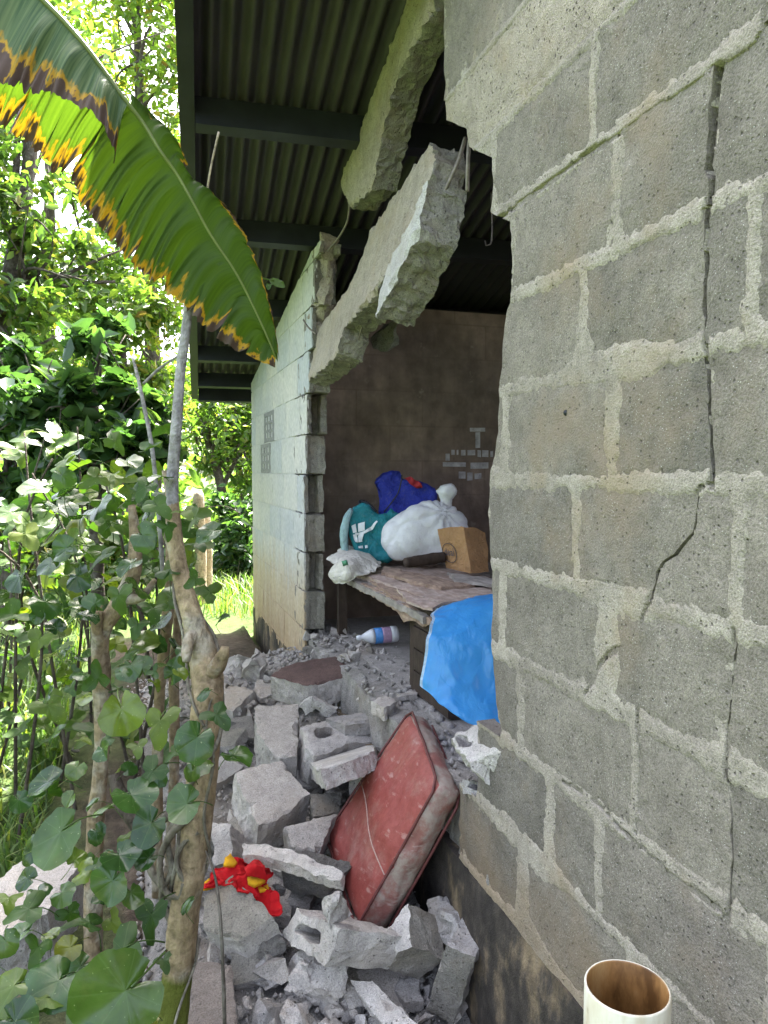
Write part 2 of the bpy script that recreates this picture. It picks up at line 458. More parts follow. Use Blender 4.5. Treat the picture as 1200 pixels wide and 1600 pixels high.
def inner():
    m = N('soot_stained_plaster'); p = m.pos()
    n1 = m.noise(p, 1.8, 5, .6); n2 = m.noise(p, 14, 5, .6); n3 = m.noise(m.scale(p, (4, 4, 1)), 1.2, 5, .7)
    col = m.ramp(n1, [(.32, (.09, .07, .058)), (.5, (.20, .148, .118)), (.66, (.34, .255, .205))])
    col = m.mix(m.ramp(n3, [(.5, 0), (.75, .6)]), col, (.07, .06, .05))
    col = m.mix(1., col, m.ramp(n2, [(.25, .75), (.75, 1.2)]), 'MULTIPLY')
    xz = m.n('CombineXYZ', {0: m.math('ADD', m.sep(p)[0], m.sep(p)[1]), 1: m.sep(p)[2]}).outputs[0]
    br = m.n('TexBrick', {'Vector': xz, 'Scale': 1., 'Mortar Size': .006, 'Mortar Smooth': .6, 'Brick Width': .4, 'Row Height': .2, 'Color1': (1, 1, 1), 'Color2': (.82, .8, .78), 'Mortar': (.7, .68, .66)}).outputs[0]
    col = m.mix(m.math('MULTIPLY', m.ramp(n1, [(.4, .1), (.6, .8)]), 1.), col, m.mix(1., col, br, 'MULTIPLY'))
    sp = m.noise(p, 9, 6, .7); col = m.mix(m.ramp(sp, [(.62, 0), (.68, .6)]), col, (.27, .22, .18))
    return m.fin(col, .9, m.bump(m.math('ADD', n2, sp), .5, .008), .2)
M['inner'] = inner()
def roofm():
    m = N('dull_corrugated_iron'); p = m.pos()
    n1 = m.noise(p, 3, 5, .6); n2 = m.noise(m.scale(p, (30, 2, 2)), 1., 4)
    col = m.mix(m.ramp(n1, [(.35, 0), (.7, 1)]), (.045, .041, .046), (.068, .062, .067))
    col = m.mix(m.ramp(n2, [(.5, 0), (.8, .5)]), col, (.06, .048, .036))
    return m.fin(col, .6, None, .4, .15)
M['roof'] = roofm()
def simple(name, c, rough=.7, var=.25, sc_=20, bump=.3, spec=.4, dist=.002, **kw):
    m = N(name); p = m.pos(); n1 = m.noise(p, sc_, 5, .6)
    col = m.mix(1., c, m.ramp(n1, [(.25, 1 - var), (.75, 1 + var)]), 'MULTIPLY')
    return m.fin(col, rough, m.bump(n1, bump, dist), spec, **kw)
M['steel'] = simple('dark_painted_steel', (.018, .02, .026), .45, .4, 9)
M['rebar'] = simple('rusty_rebar', (.20, .17, .15), .6, .4, 60, metal=.5)
M['soil'] = simple('dark_soil', (.085, .065, .05), .95, .5, 25, 1., dist=.01)
M['dust'] = concrete('grey_dust', (.27, .255, .24), (.37, .35, .33), .5, (.24, .2, .165), 1.5, rnd=0.)
M['floor'] = concrete('dusty_floor', (.27, .25, .235), (.36, .335, .315), .4, (.22, .185, .15), 1., rnd=0.)
# ------------------------------------------------------------------ ground
def gz(x, y):
    x = np.asarray(x, float); y = np.asarray(y, float)
    a = -.30 + .30 * sstep(1.7, 3.8, y)
    l = -.16 + .16 * sstep(1.5, 4.0, y)
    t = sstep(-1.6, -.6, x)
    return l * (1 - t) + a * t
def axis(fine0, fine1, step, far):
    f = np.arange(fine0, fine1, step); k = np.geomspace(step, far, 26)
    return np.concatenate([(fine0 - np.cumsum(k[::1]))[::-1], f, fine1 + np.cumsum(k)])
def groundm():
    m = N('soil_and_turf'); p = m.pos(); x = m.sep(p)[0]; y = m.sep(p)[1]
    n1 = m.noise(p, 1.3, 5, .6); n2 = m.noise(p, 22, 5, .65); n3 = m.noise(p, 140, 3)
    soil = m.ramp(n2, [(.3, (.035, .028, .022)), (.55, (.085, .066, .05)), (.8, (.14, .115, .09))])
    gr = m.ramp(n2, [(.3, (.03, .05, .014)), (.6, (.06, .10, .025)), (.8, (.11, .12, .04))])
    f = m.math('ADD', m.math('ADD', x, m.math('MULTIPLY', n1, 1.1)), m.math('MULTIPLY', m.ramp(y, [(0, 0), (1, 1)]), 0.))
    yy = m.math('MULTIPLY', m.math('SUBTRACT', m.math('ADD', y, n1), 5.6), 3., clamp=True)
    col = m.mix(m.math('MAXIMUM', m.ramp(f, [(-0.2 + .35, 1), (.1 + .35, 0)]), yy), soil, gr)
    return m.fin(col, .95, m.bump(m.math('ADD', n2, m.math('MULTIPLY', n3, .5)), .8, .015), .15)
M['ground'] = groundm()
ax = axis(-4, 1.2, .06, 40); ay = axis(0, 7, .06, 40)
gxx, gyy = np.meshgrid(ax, ay, indexing='ij')
V = np.stack([gxx, gyy, gz(gxx, gyy)], -1).reshape(-1, 3)
fine = (np.abs(V[:, 0] + 1.4) < 3.5) & (np.abs(V[:, 1] - 3.5) < 4.5)
V[:, 2] += np.where(fine, .022 * fbm(V * 4, 4), 0) - np.where(V[:, 0] > WX - .05, .12, 0)
struct(mk('ground', V, grid_faces(len(ax), len(ay)), M['ground'], smooth=True, origin=(0, 0, 0)))

# ------------------------------------------------------------------ the house
house = empty('block_house', (WX, 2.5, 0), 'damaged grey concrete block house with iron roof and a collapsed front wall', 'house')
def ztop(Y): return 2.828 - .1854 * np.asarray(Y)
def YZ(x, y): p = Wp(x, y); return (p[1], p[2])
EDGE = np.array([YZ(*p) for p in [(690, -260), (690, -60), (691, 60), (694, 150), (696, 188), (712, 194), (728, 201), (731, 228), (748, 238), (768, 248), (770, 290), (766, 332),
        (782, 340), (797, 346), (800, 400), (797, 470), (787, 490), (784, 560), (779, 610), (777, 680), (766, 740), (762, 790), (764, 860), (768, 900),
        (769, 960), (766, 1010), (771, 1070), (775, 1120), (782, 1140)]])
EDGE = EDGE[np.argsort(EDGE[:, 1])]
def edge(z):
    z = np.asarray(z, float)
    e = np.interp(z, EDGE[:, 1], EDGE[:, 0]) + .006 * fbm(np.stack([z * 30, z * 0, z * 0 + 3], -1), 3)
    e = np.where(z < .525, YZ(744, 1200)[0] + .008 * vn(np.stack([z * 60, z * 0, z * 0], -1)), e)
    e = np.where(z < .325, YZ(717, 1250)[0] + .008 * vn(np.stack([z * 60, z * 0, z * 0], -1)), e)
    return e
ROWS = [(.125, .325, 1.417), (.325, .525, 1.302), (.525, .725, 1.029), (.725, .925, 1.118), (.925, 1.125, 1.219), (1.125, 1.325, 1.112),
        (1.325, 1.525, 1.206), (1.525, 1.725, 1.108), (1.725, 1.925, 1.185)]
def joints(r):
    z0, z1, j = ROWS[r]; L = [j + .4 * k for k in range(-5, 3)]
    if r == 1: L = [1.302, 1.131] + [1.131 - .4 * k for k in range(1, 5)] + [1.702]
    if r == 0: L = [1.82, 1.417, 1.03, .63, .23, -.17, -.57]
    return sorted(L)
C1 = np.array([YZ(*p) for p in [(1122, 104), (1114, 150), (1110, 200), (1105, 262), (1112, 288), (1104, 330), (1101, 400), (1098, 470), (1102, 540), (1107, 620), (1111, 690), (1113, 757)]])
C2 = np.array([YZ(*p) for p in [(1112, 752), (1090, 768), (1084, 810), (1078, 838), (1056, 864), (1025, 884), (1018, 935), (1002, 975), (990, 1004), (974, 1012), (948, 1024), (930, 1052), (913, 1084)]])
C3 = np.array([YZ(*p) for p in [(1148, 985), (1143, 1060), (1136, 1130), (1132, 1200), (1140, 1250), (1142, 1330), (1141, 1432)]])
C5 = np.array([YZ(*p) for p in [(986, 1006), (996, 1090), (998, 1170), (1001, 1240), (994, 1300)]])
CA = np.array([YZ(*p) for p in [(776, 344), (850, 292), (905, 248), (960, 215), (1000, 186), (1060, 150), (1120, 108), (1165, 86), (1196, 52), (1193, -20)]])
C6 = np.array([YZ(*p) for p in [(1141, 1432), (1128, 1480), (1112, 1540)]])
C7 = np.array([YZ(*p) for p in [(880, 1220), (940, 1262), (985, 1310), (1040, 1360), (1140, 1436)]])
C8 = np.array([YZ(*p) for p in [(716, 1000), (780, 918), (800, 955)]])
CRACKS = [(C1, .0075), (C2, .0032), (C3, .0022), (C5, .0018), (CA, .0042), (C6, .0022), (C7, .002)]
def cfun(C, z):
    o = np.argsort(C[:, 1]); return np.interp(z, C[o, 1], C[o, 0]) + .003 * vn(np.stack([np.asarray(z) * 70, np.asarray(z) * 0 + 2, np.asarray(z) * 0], -1))
def c1w(z): return np.where(np.asarray(z) > 1.58, .0085, np.where(np.asarray(z) > 1.35, .005, .0035))
wall = None
ezW = np.array([1., 0, 0])
# core of the wall (carries mortar and blocks)
zs = np.linspace(.125, 2.6, 60)
zs = zs[zs < ztop(1.9) - .0]
core = [(-1.0, .125)] + [(edge(z) - .02, z) for z in zs] + [(1.87, ztop(1.87)), (-1.0, ztop(-1.0))]
wall = prism('broken_wall', core, (WX + .05, 0, 0), (0, 1, 0), (0, 0, 1), ezW, .10, M['inner'], house, step=.06, grid=.3, jit=.004, amp=.003, seed=4, rows=2)
wall['label'] = 'near grey block wall with its broken edge, long cracks and pale mortar'
bseed = 0
def wall_block(name, ya, yb, z0, z1, L=None, U=None, mat='block', thick=.05, g=.004, **kw):
    global bseed
    bseed += 1
    zz = np.linspace(z0 + g, z1 - g, 12)
    lo = np.full(12, ya + g) if L is None else L(zz)
    hi = np.full(12, yb - g) if U is None else U(zz)
    hi = np.minimum(hi, edge(zz)); k = hi > lo + .012
    if k.sum() < 4: return None
    zz, lo, hi = zz[k], lo[k], hi[k]
    poly = list(zip(lo, zz)) + list(zip(hi[::-1], zz[::-1]))
    off = random.Random(bseed).uniform(-.0012, .0012)
    return prism(name, poly, (WX + off, 0, 0), (0, 1, 0), (0, 0, 1), ezW, thick, M[mat], wall, step=.014, grid=.045, jit=.0022, amp=.0016, chip=.0035, rows=2, seed=bseed, freq=22, **kw)
for r, (z0, z1, _) in enumerate(ROWS):
    J = joints(r)
    for ya, yb in zip(J[:-1], J[1:]):
        if ya > float(edge((z0 + z1) / 2)) + .05 or yb < -.65: continue
        cuts = []
        zm = (z0 + z1) / 2
        for C in (C1, C2, C3):
            if C[:, 1].min() < z0 + .07 and C[:, 1].max() > z1 - .07:
                y = float(cfun(C, zm))
                if ya + .03 < y < yb - .03: cuts.append(C)
        if r == 3: cuts = [C for C in cuts if C is C3]
        cuts.sort(key=lambda C: float(cfun(C, zm)))
        lo = None
        for C in cuts:
            wf = (lambda z: c1w(z)) if C is C1 else ((lambda z: np.asarray(z) * 0 + .0026) if C is C2 else (lambda z: np.asarray(z) * 0 + .0016))
            wall_block('block', ya, yb, z0, z1, lo, (lambda z, C=C, wf=wf: cfun(C, z) - wf(z)))
            lo = (lambda z, C=C, wf=wf: cfun(C, z) + wf(z))
        if r == 3 and ya < float(cfun(C2, .83)) - .1 < yb + .2 and abs(ya - 1.118) < .02:
            pass
        wall_block('block', ya, yb, z0, z1, lo, None)
# upper courses: rough ring beam, then a smooth sloping course under the roof
wall_block('bond_beam', -1.0, 2.0, 1.925, 2.125, mat='beam', g=.002)
zt = lambda Y: float(ztop(Y))
for ya, yb in [(-1, -.3), (-.3, .5), (.5, 1.26), (1.26, 1.9)]:
    bseed += 1
    up = [(yb - .003 if yb < 1.8 else float(edge(2.2)) , 2.130), (yb - .003 if yb < 1.8 else float(edge(2.4)), zt(yb)), (ya + .003, zt(ya)), (ya + .003, 2.130)]
    prism('block', up, (WX + .002, 0, 0), (0, 1, 0), (0, 0, 1), ezW, .05, M['block_green'] if 'block_green' in M else M['block'], wall, step=.016, grid=.06, jit=.003, amp=.002, seed=bseed, rows=2)
# mortar: smeared flush and proud of the blocks, split by the cracks
ys = np.concatenate([np.arange(-1.0, .62, .02), np.arange(.62, 1.93, .0044)]); zz = np.arange(.118, 2.56, .0044)
gy, gzz = np.meshgrid(ys, zz, indexing='ij')
D = np.full(gy.shape, 9.)
for r, (z0, z1, _) in enumerate(ROWS):
    inr = (gzz >= z0) & (gzz < z1)
    for j in joints(r): D = np.where(inr, np.minimum(D, np.abs(gy - j) * 1.05), D)
    D = np.minimum(D, np.abs(gzz - z0)); D = np.minimum(D, np.abs(gzz - z1))
D = np.minimum(D, np.abs(gzz - 2.125) * 1.8)
D = np.where(gzz > 1.93, np.maximum(D, np.abs(gzz - 1.925) * 2.2 * (np.abs(gzz - 2.125) > .02) + D * (np.abs(gzz - 2.125) <= .02)), D)
pp = np.stack([gy, gzz, gy * 0], -1)
hw = .0165 + .009 * fbm(pp * 6, 3) + .009 * fbm(pp * 30 + 5, 3) + .006 * vn(pp * 110) + .06 * np.clip(fbm(pp * 3.6 + 11, 3) - .22, 0, 1)
hw = np.maximum(hw, .004)
H = .0007 - .0050 * sstep(.55, 1.4, D / hw) + .0014 * fbm(pp * 75, 3) + .0012 * fbm(pp * 14 + 3, 2)
def segdist(C, jit=.0022):
    q = np.stack([gy + jit * vn(pp * 60 + 1) + jit * 1.6 * vn(pp * 23 + 8), gzz + jit * vn(pp * 60 + 7)], -1); best = np.full(gy.shape, 9.)
    for a, b in zip(C[:-1], C[1:]):
        ab = b - a; t = np.clip(((q - a) @ ab) / (ab @ ab), 0, 1)
        best = np.minimum(best, np.linalg.norm(q - a - t[..., None] * ab, axis=-1))
    return best
for C, wd in CRACKS:
    d = segdist(C)
    if C is C1: wd = np.where(gzz > 1.58, .0095, np.where(gzz > 1.35, .006, .0045))
    else: wd = np.maximum(wd, .0030) * (.8 + .5 * vn(pp * 18))
    H = np.where(d < wd, -.04, H)
eg = edge(gzz)
clampd = gy > eg - .003
Y2 = np.minimum(gy, eg - .003); Z2 = np.minimum(gzz, ztop(Y2) - .004)
V = np.stack([WX - H, Y2, Z2], -1).reshape(-1, 3)
fq = grid_faces(len(ys), len(zz))
bad = clampd.ravel() | (gzz > ztop(gy)).ravel()
fq = fq[~bad[fq].all(1)]
mort = mk('mortar', V, fq, M['mortar'], wall, True)
# pieces of hollow block left standing at the foot of the broken edge
def topplate(name, px, z, thick, holes, mat, parent, **kw):
    return plate(name, [(p[0], p[1], z) for p in px], thick, mat, holes=holes, cat=None, parent=parent, **kw)
plate('broken_hollow_block', [(699, 1153, .415), (768, 1124, .50), (799, 1168, .515), (775, 1174), (748, 1180), (735, 1190), (720, 1174)], .10, M['rubble'], cat=None, parent=wall,
      holes=[oval(724, 1157, 13, 7, .25), oval(766, 1150, 12, 10, .5)], step=.011, jit=.007, amp=.004, seed=71, samp=.006, bite=.02, rows=8)
plate('broken_hollow_block', [(716, 1228, .32), (722, 1216, .34), (762, 1236, .35), (748, 1246), (726, 1244)], .12, M['rubble'], cat=None, parent=wall, holes=[oval(735, 1228, 7, 5, .3)], step=.011, jit=.007, amp=.004, seed=72, samp=.006, bite=.02, rows=8)
# solid dark disc on one block, standing for the shade inside a bolt hole
tube('bolt_hole_shade', [list(Wp(885, 645, WX - .002)) + [.006], list(Wp(885, 645, WX + .004)) + [.006]], M['steel'], wall, seg=10)
# plinth and floor slab
prism('plinth', [(-1, -.6), (5.6, -.6), (5.6, .118), (-1, .118)], (WX - .014, 0, 0), (0, 1, 0), (0, 0, 1), ezW, .2, M['plinth'], house, step=.05, grid=.12, jit=.003, amp=.005, chip=.012, rows=2, seed=9, freq=8)
fl = simple_box('floor_slab', (WX + .16, -.9, .05), (3.9, 5.55, .30), M['floor'], house)
prism('floor_edge', [(WX + .02, 1.5), (WX + .16, 1.5), (WX + .16, 3.9), (WX + .02, 3.9)], (0, 0, .29), (1, 0, 0), (0, 1, 0), (0, 0, -1), .2, M['dust'], fl, step=.03, jit=.015, amp=.012, rows=3, seed=12)
# ---- far part of the front wall, pale painted
M['vent'] = concrete('grey_vent_block', (.27, .265, .26), (.33, .32, .31), .1, None, .8, rnd=.05)
fw = prism('painted_wall', [(3.95, -.12), (5.59, -.12), (5.59, float(ztop(5.59))), (3.66, float(ztop(3.66))), (3.66, 1.95), (3.95, 1.5)], (WX - .0025, 0, 0), (0, 1, 0), (0, 0, 1), ezW, .095, M['paint'], house,
           step=.05, grid=.1, jit=.006, amp=.002, seed=15, rows=3)
fw['label'] = 'far pale painted block wall with rust coloured stain at its foot'
rowsF = [(-.1 + .0, .125)] + [(a, b) for a, b, _ in ROWS] + [(1.925, 2.125), (2.125, 2.325)]
def fedge(z): return float(np.interp(z, [.2, 1.0, 1.3, 1.6, 1.8, 2.0, 2.2], [3.70, 3.69, 3.66, 3.56, 3.50, 3.42, 3.32]))
rr = random.Random(5)
for r, (z0, z1) in enumerate(rowsF):
    e0 = fedge((z0 + z1) / 2) + rr.uniform(-.012, .012)
    hollow = r % 2 == 1
    # broken end piece seen end-on; every other one is split through its core
    y1 = e0 + (.17 if hollow else .28)
    zt1 = min(z1, float(ztop(y1)) - .002)
    if zt1 - z0 < .04: continue
    x0, x1 = WX - .004, WX + .098
    if hollow: poly = [(x0, e0), (x0 + .022, e0 + .004), (x0 + .028, e0 + .085), (x1 - .028, e0 + .085), (x1 - .024, e0 + .012), (x1, e0 + .006), (x1, y1), (x0, y1)]
    else: poly = [(x0, e0), (x0 + .035, e0 + .012), (x1 - .035, e0 + .015), (x1, e0), (x1, y1), (x0, y1)]
    eb = prism('end_block', [(x + (.003 if x == x0 else 0), y) for x, y in poly], (0, 0, zt1 - .003), (1, 0, 0), (0, 1, 0), (0, 0, -1), zt1 - z0 - .006, M['rubble_mid'], fw, step=.013, jit=.006, amp=.003, chip=.004, rows=12, seed=40 + r, samp=.005, bite=.01)
    prism('block', [(e0 + .004, z0 + .004), (y1 + .004, z0 + .004), (y1 + .004, zt1 - .004), (e0 + .002, zt1 - .004)], (WX - .0075, 0, 0), (0, 1, 0), (0, 0, 1), ezW, .012, M['paint'], fw, step=.012, grid=.06, jit=.004, amp=.0015, chip=.002, rows=1, seed=700 + r, bite=.006)
    yy = y1 + .008
    while yy < 5.57:
        y2 = min(yy + .39, 5.588)
        poly = [(yy, z0 + .004), (y2, z0 + .004), (y2, z1 - .004), (yy, z1 - .004)]
        # clip to the sloping top
        poly = clip_half(poly, .1854, 1., 2.826)
        if len(poly) > 2:
            vent = r in (7, 6) and yy < 4.95 < y2
            hs = []
            if vent:
                for a in range(3):
                    for b in range(3): hs.append([(yy + .06 + a * .11, z0 + .03 + b * .053), (yy + .12 + a * .11, z0 + .03 + b * .053), (yy + .12 + a * .11, z0 + .065 + b * .053), (yy + .06 + a * .11, z0 + .065 + b * .053)])
            prism('vent_block' if vent else 'block', poly, (WX - (.0075 if not vent else .009), 0, 0), (0, 1, 0), (0, 0, 1), ezW, .03, M['vent'] if vent else M['paint'], fw, holes=hs, step=.03, grid=.1, jit=.002, amp=.0015, chip=.003, rows=1, seed=60 + bseed)
            bseed += 1
        yy = y2 + .008
# crumbling rim at the top of the far wall edge
for k, (x, y, Z, s) in enumerate([(492, 405, 3.42, .11), (488, 445, 3.44, .13), (497, 385, 3.4, .08), (480, 480, 3.5, .11), (478, 530, 3.56, .10), (476, 565, 3.6, .08)]):
    c = P(x, y, Z); c[0] = WX + .05
    chunk('broken_rim', c, (.10, s, s * 1.6), M['beam'], 300 + k, rot=(.1 * k, .1, .05 * k), parent=fw, sub=.02, label=None)
# ---- other walls of the house
endw = simple_box('partition_wall', (WX + .10, 4.05, .2), (3.9, 4.15, 2.075), M['inner'], house)
simple_box('rear_wall', (3.9, -.9, -.3), (4.02, 5.6, 1.95), M['inner'], house)
simple_box('end_wall', (WX + .16, 5.45, -.3), (3.9, 5.57, 1.78), M['paint'], house)
simple_box('end_wall', (WX + .16, -1.0, -.3), (3.9, -.9, 2.9), M['inner'], house)
M['paper'] = simple('pale_paper', (.36, .34, .345), .85, .45, 26, .1)
def on_y(x, y, Y): d = ray(x, y); return CAM + d * (Y / d[1])
for x0, y0, x1, y1 in [(590, 310, 850, 375), (685, 388, 765, 655), (175, 750, 245, 870), (275, 685, 330, 770), (365, 690, 395, 775), (440, 690, 515, 785), (550, 690, 680, 780), (720, 690, 780, 805),
                       (800, 690, 905, 805), (940, 710, 985, 810), (130, 895, 520, 970), (600, 905, 905, 1010), (400, 1055, 515, 1175), (545, 1075, 635, 1210), (670, 1090, 785, 1185)]:
    dy = (x1 + x0) * .5 * .06 * .0 ; tl = rr.uniform(-8, 8)
    c = [on_y(680 + a * .0917, 640 + b * .0917, 4.0485) for a, b in [(x0, y0), (x1, y0 + tl), (x1, y1 + tl), (x0, y1)]]
    c2 = [p + np.array([0, -.0015, 0]) for p in c]
    mk('paper_patch', np.array(c + c2), [(4, 5, 6, 7), (0, 3, 2, 1), (0, 1, 5, 4), (1, 2, 6, 5), (2, 3, 7, 6), (3, 0, 4, 7)], M['paper'], endw)
# ---- roof
RB = np.array([.069, 1., -.189]); RA = np.array([1., -.069, 0.]); RO = np.array([.151, 2.77, 2.47])
RN = np.cross(RA, RB); RN /= np.linalg.norm(RN)
def roofp(a, b, h=0.): return RO + RA * a + RB * b + RN * h
na = int(4.0 / .0635 * 8); aa = np.linspace(0, 4.0, na); V = []; nb_ = 12
bs = np.concatenate([np.linspace(-3.7, -.981, 5), np.linspace(-.98, 3.5, 7)])
for b in bs:
    hh = .0165 * np.cos(aa / .0635 * 2 * math.pi) + .004 * math.sin(b * 2.1)
    V.append(RO + aa[:, None] * RA + b * RB + hh[:, None] * RN)
Vt = np.concatenate(V); fq = grid_faces(nb_, na)
cut = ((aa[None] < .66) & (bs[:, None] < -.98)).ravel(); fq = fq[~cut[fq].any(1)]
Vb = Vt + RN * .0012; n0 = len(Vt)
roof = mk('roof', np.concatenate([Vt, Vb]), np.concatenate([fq, fq[:, ::-1] + n0]), M['roof'], house, True)
roof['label'] = 'dull corrugated iron roof seen from below'
def along(name, a0, a1, b0, prof, mat, parent, axis_a=True):
    """profile (t across, h) swept along a (or b)"""
    n = len(prof); V = []
    for s in (a0, a1):
        for t, h in prof: V.append(roofp(s, b0 + t, h) if axis_a else roofp(b0 + t, s, h))
    Fq = [(i, (i + 1) % n, n + (i + 1) % n, n + i) for i in range(n)] + [tuple(range(n))[::-1], tuple(range(n, 2 * n))]
    bm = bmesh.new(); vs = [bm.verts.new(v) for v in V]
    for f in Fq: bm.faces.new([vs[i] for i in f])
    bmesh.ops.recalc_face_normals(bm, faces=bm.faces)
    Vn = np.array([v.co for v in bm.verts]); Fn = [[v.index for v in f.verts] for f in bm.faces]; bm.verts.index_update()
    Fn = [[v.index for v in f.verts] for f in bm.faces]; bm.free()
    return mk(name, Vn, Fn, mat, parent)
Ch = [(0, -.0175), (.05, -.0175), (.05, -.0205), (.004, -.0205), (.004, -.119), (.05, -.119), (.05, -.107), (.053, -.107), (.053, -.122), (0, -.122)]
for wq in (-.7, .2, 1.1, 1.95, 2.75, 3.55, 4.41, 5.21, 5.79, 6.18):
    along('purlin', .045 if wq > 1.8 else .66, 3.95, wq - 2.77, Ch, M['steel'], roof)
along('verge_beam', -.97, 3.5, -.01, [(0, -.014), (.052, -.014), (.052, -.085), (0, -.085)], M['steel'], roof, False)
# ---- fragment of the top course still hanging under the roof
ZT = [Wp(655, -40), Wp(530, 285), Wp(579, 292)]
top = plate('top_course', [(655, -60), (620, 40), (588, 130), (558, 210), (530, 285), (533, 302), (546, 325), (560, 312), (579, 292), (588, 246), (597, 200), (614, 137), (634, 90), (667, 25), (692, -60)],
      .10, None, mats=[M['beam'], M['rubble_mid']], cat=None, planepts=ZT, parent=house, step=.011, jit=.006, amp=.0025, chip=.006, rows=10, seed=81, samp=.008, bite=.018)
# ---- dangling beam, top-level: it swings free on its bars
beam = empty('dangling_beam', P(585, 480, 2.7), 'broken concrete beam dangling across the gap on bent steel bars', 'beam')
BP = [Wp(671, 225, .80), Wp(479, 596, .74), Wp(650, 362, .735)]
plate('concrete_body', [(671, 222), (640, 268), (610, 312), (579, 362), (560, 410), (542, 450), (520, 482), (500, 508), (490, 550), (479, 596), (500, 578), (525, 554), (532, 532), (537, 512), (560, 486),
      (583, 458), (603, 424), (640, 372), (652, 330), (667, 288), (676, 250)], .105, None, mats=[M['beam'], M['rubble_mid']], cat=None, planepts=BP, parent=beam, step=.011, jit=.006, amp=.0025, chip=.006, rows=10, seed=82, samp=.008, bite=.018)
plate('attached_block', [(667, 276), (655, 330), (648, 366), (622, 420), (604, 458), (587, 494), (593, 455), (598, 436), (606, 412), (628, 372), (645, 332), (660, 288)], .125, None, mats=[M['block_face'], M['rubble_mid']], cat=None,
      planepts=[p - np.array([.014, 0, 0]) for p in BP], parent=beam, step=.011, jit=.005, amp=.0025, chip=.006, rows=10, seed=83, samp=.008, bite=.015)
chunk('loose_fragment', P(572, 522, 2.95) + np.array([.08, 0, 0]), (.08, .13, .15), M['rubble_dark'], 84, rot=(.5, .2, .3), parent=beam, sub=.02)
def bar(px, r, parent, name='steel_bar'):
    return tube(name, [list(P(x, y, Z)) + [r] for x, y, Z in px], M['rebar'], parent, seg=8, n=14)
bar([(727, 215, 2.02), (716, 252, 2.02), (699, 290, 2.04), (690, 310, 2.06)], .0055, beam)
bar([(733, 220, 1.98), (731, 258, 1.98), (730, 300, 2.0)], .0055, beam)
bar([(583, 460, 2.75), (572, 490, 2.78), (560, 530, 2.85)], .003, beam, 'tie_wire')
bar([(546, 318, 2.98), (543, 345, 3.02), (530, 370, 3.1), (512, 392, 3.2)], .0045, top)
bar([(768, 300, 2.7), (769, 360, 2.7), (767, 380, 2.7), (760, 384, 2.7), (758, 376, 2.7)], .003, wall, 'wire_hook')
bar([(474, 500, 3.5), (482, 512, 3.45), (494, 522, 3.42)], .004, fw)
# ------------------------------------------------------------------ rubble
def Rz(x, y):
    x = np.asarray(x, float); y = np.asarray(y, float)
    r = np.interp(y, [.6, 1.3, 1.6, 1.9, 2.3, 2.7, 3.1, 3.5, 3.9, 4.4], [-.34, -.30, -.26, -.18, -.10, -.01, .08, .17, .12, -.05])
    r = r + .06 * sstep(.45, .75, x) * sstep(2.0, 2.6, y)
    g = gz(x, y) - .03
    t = sstep(-.10, .14, x)
    return np.maximum(g * (1 - t) + r * t, g)
xs = np.arange(-.14, WX + .02, .014); ys = np.arange(.7, 4.45, .014)
gx, gy = np.meshgrid(xs, ys, indexing='ij'); p = np.stack([gx, gy, gx * 0], -1)
hz = Rz(gx, gy) + .035 * fbm(p * 9, 4) + .02 * np.abs(fbm(p * 23 + 4, 3)) - .02
V = np.stack([gx, gy, hz], -1).reshape(-1, 3)
tag(stuff(mk('rubble_bed', V, grid_faces(len(xs), len(ys)), M['dust'], smooth=False)), 'bed of crushed grey concrete and dust under the fallen blocks', 'rubble')

def hit(x, y):
    z = 0.
    for _ in range(8): q = Q(x, y, z); z = float(Rz(q[0], q[1]))
    return Q(x, y, z)
kw = dict(step=.012, jit=.004, amp=.0016, chip=.004, rows=8, samp=.004, bite=.018)
R_, RD, PL = M['rubble'], M['rubble_dark'], M['plaster']
plate('fallen_slab', [(423, 1056, .265), (482, 1071, .25), (555, 1053, .27), (547, 1043), (537, 1033), (521, 1024), (495, 1028), (469, 1033), (440, 1042)], .11, R_, 'thick fallen slab with maroon painted top, furthest of the big pieces', 'slab', mats=[M['maroon'], R_], seed=101, **kw)
plate('fallen_block', [(398, 1103, .21), (466, 1098, .21), (464, 1180, .13), (436, 1184), (418, 1166), (402, 1146)], .14, R_, 'upright pale block with a bite out of its left side, below the maroon slab', 'block', mats=[M['plaster_pale'], R_], seed=102, **kw)
plate('broken_hollow_block', [(472, 1134, .19), (511, 1124, .19), (617, 1139, .14), (624, 1104), (588, 1112), (583, 1155), (545, 1158), (511, 1176), (490, 1178), (477, 1168)][:2] + [(617, 1139, .14), (583, 1156), (545, 1160), (511, 1176), (490, 1180), (477, 1168)], .13, R_,
      'long broken hollow block with ragged side beside the top of the red cushion', 'block', holes=[oval(506, 1143, 16, 8, -.15), oval(590, 1136, 12, 6, -.1)], seed=103, **kw)
plate('broken_shell', [(511, 1122, .2), (588, 1107, .2), (626, 1100, .2), (622, 1118), (590, 1126), (540, 1130)], .05, R_, 'flat broken block shell lying over the long hollow block', 'block', seed=104, **kw)
plate('broken_shell', [(469, 1102, .22), (486, 1090, .25), (526, 1110, .2), (514, 1122), (492, 1108), (476, 1118)], .05, R_, 'bent block shell wedged just below the maroon slab', 'block', seed=105, **kw)
plate('broken_shell', [(480, 1190, .05), (515, 1180, .07), (585, 1158, .08), (583, 1172), (548, 1186), (500, 1202)], .06, R_, 'jagged lower half of a hollow block beside the cushion', 'block', seed=106, **kw)
plate('fallen_block', [(366, 1204, .13), (438, 1188, .13), (485, 1240, .07), (468, 1250), (452, 1268), (430, 1282), (405, 1287), (385, 1250)], .14, R_, 'tilted pale block with a crushed near corner in the middle of the pile', 'block', mats=[M['plaster_pale'], R_], seed=107, **kw)
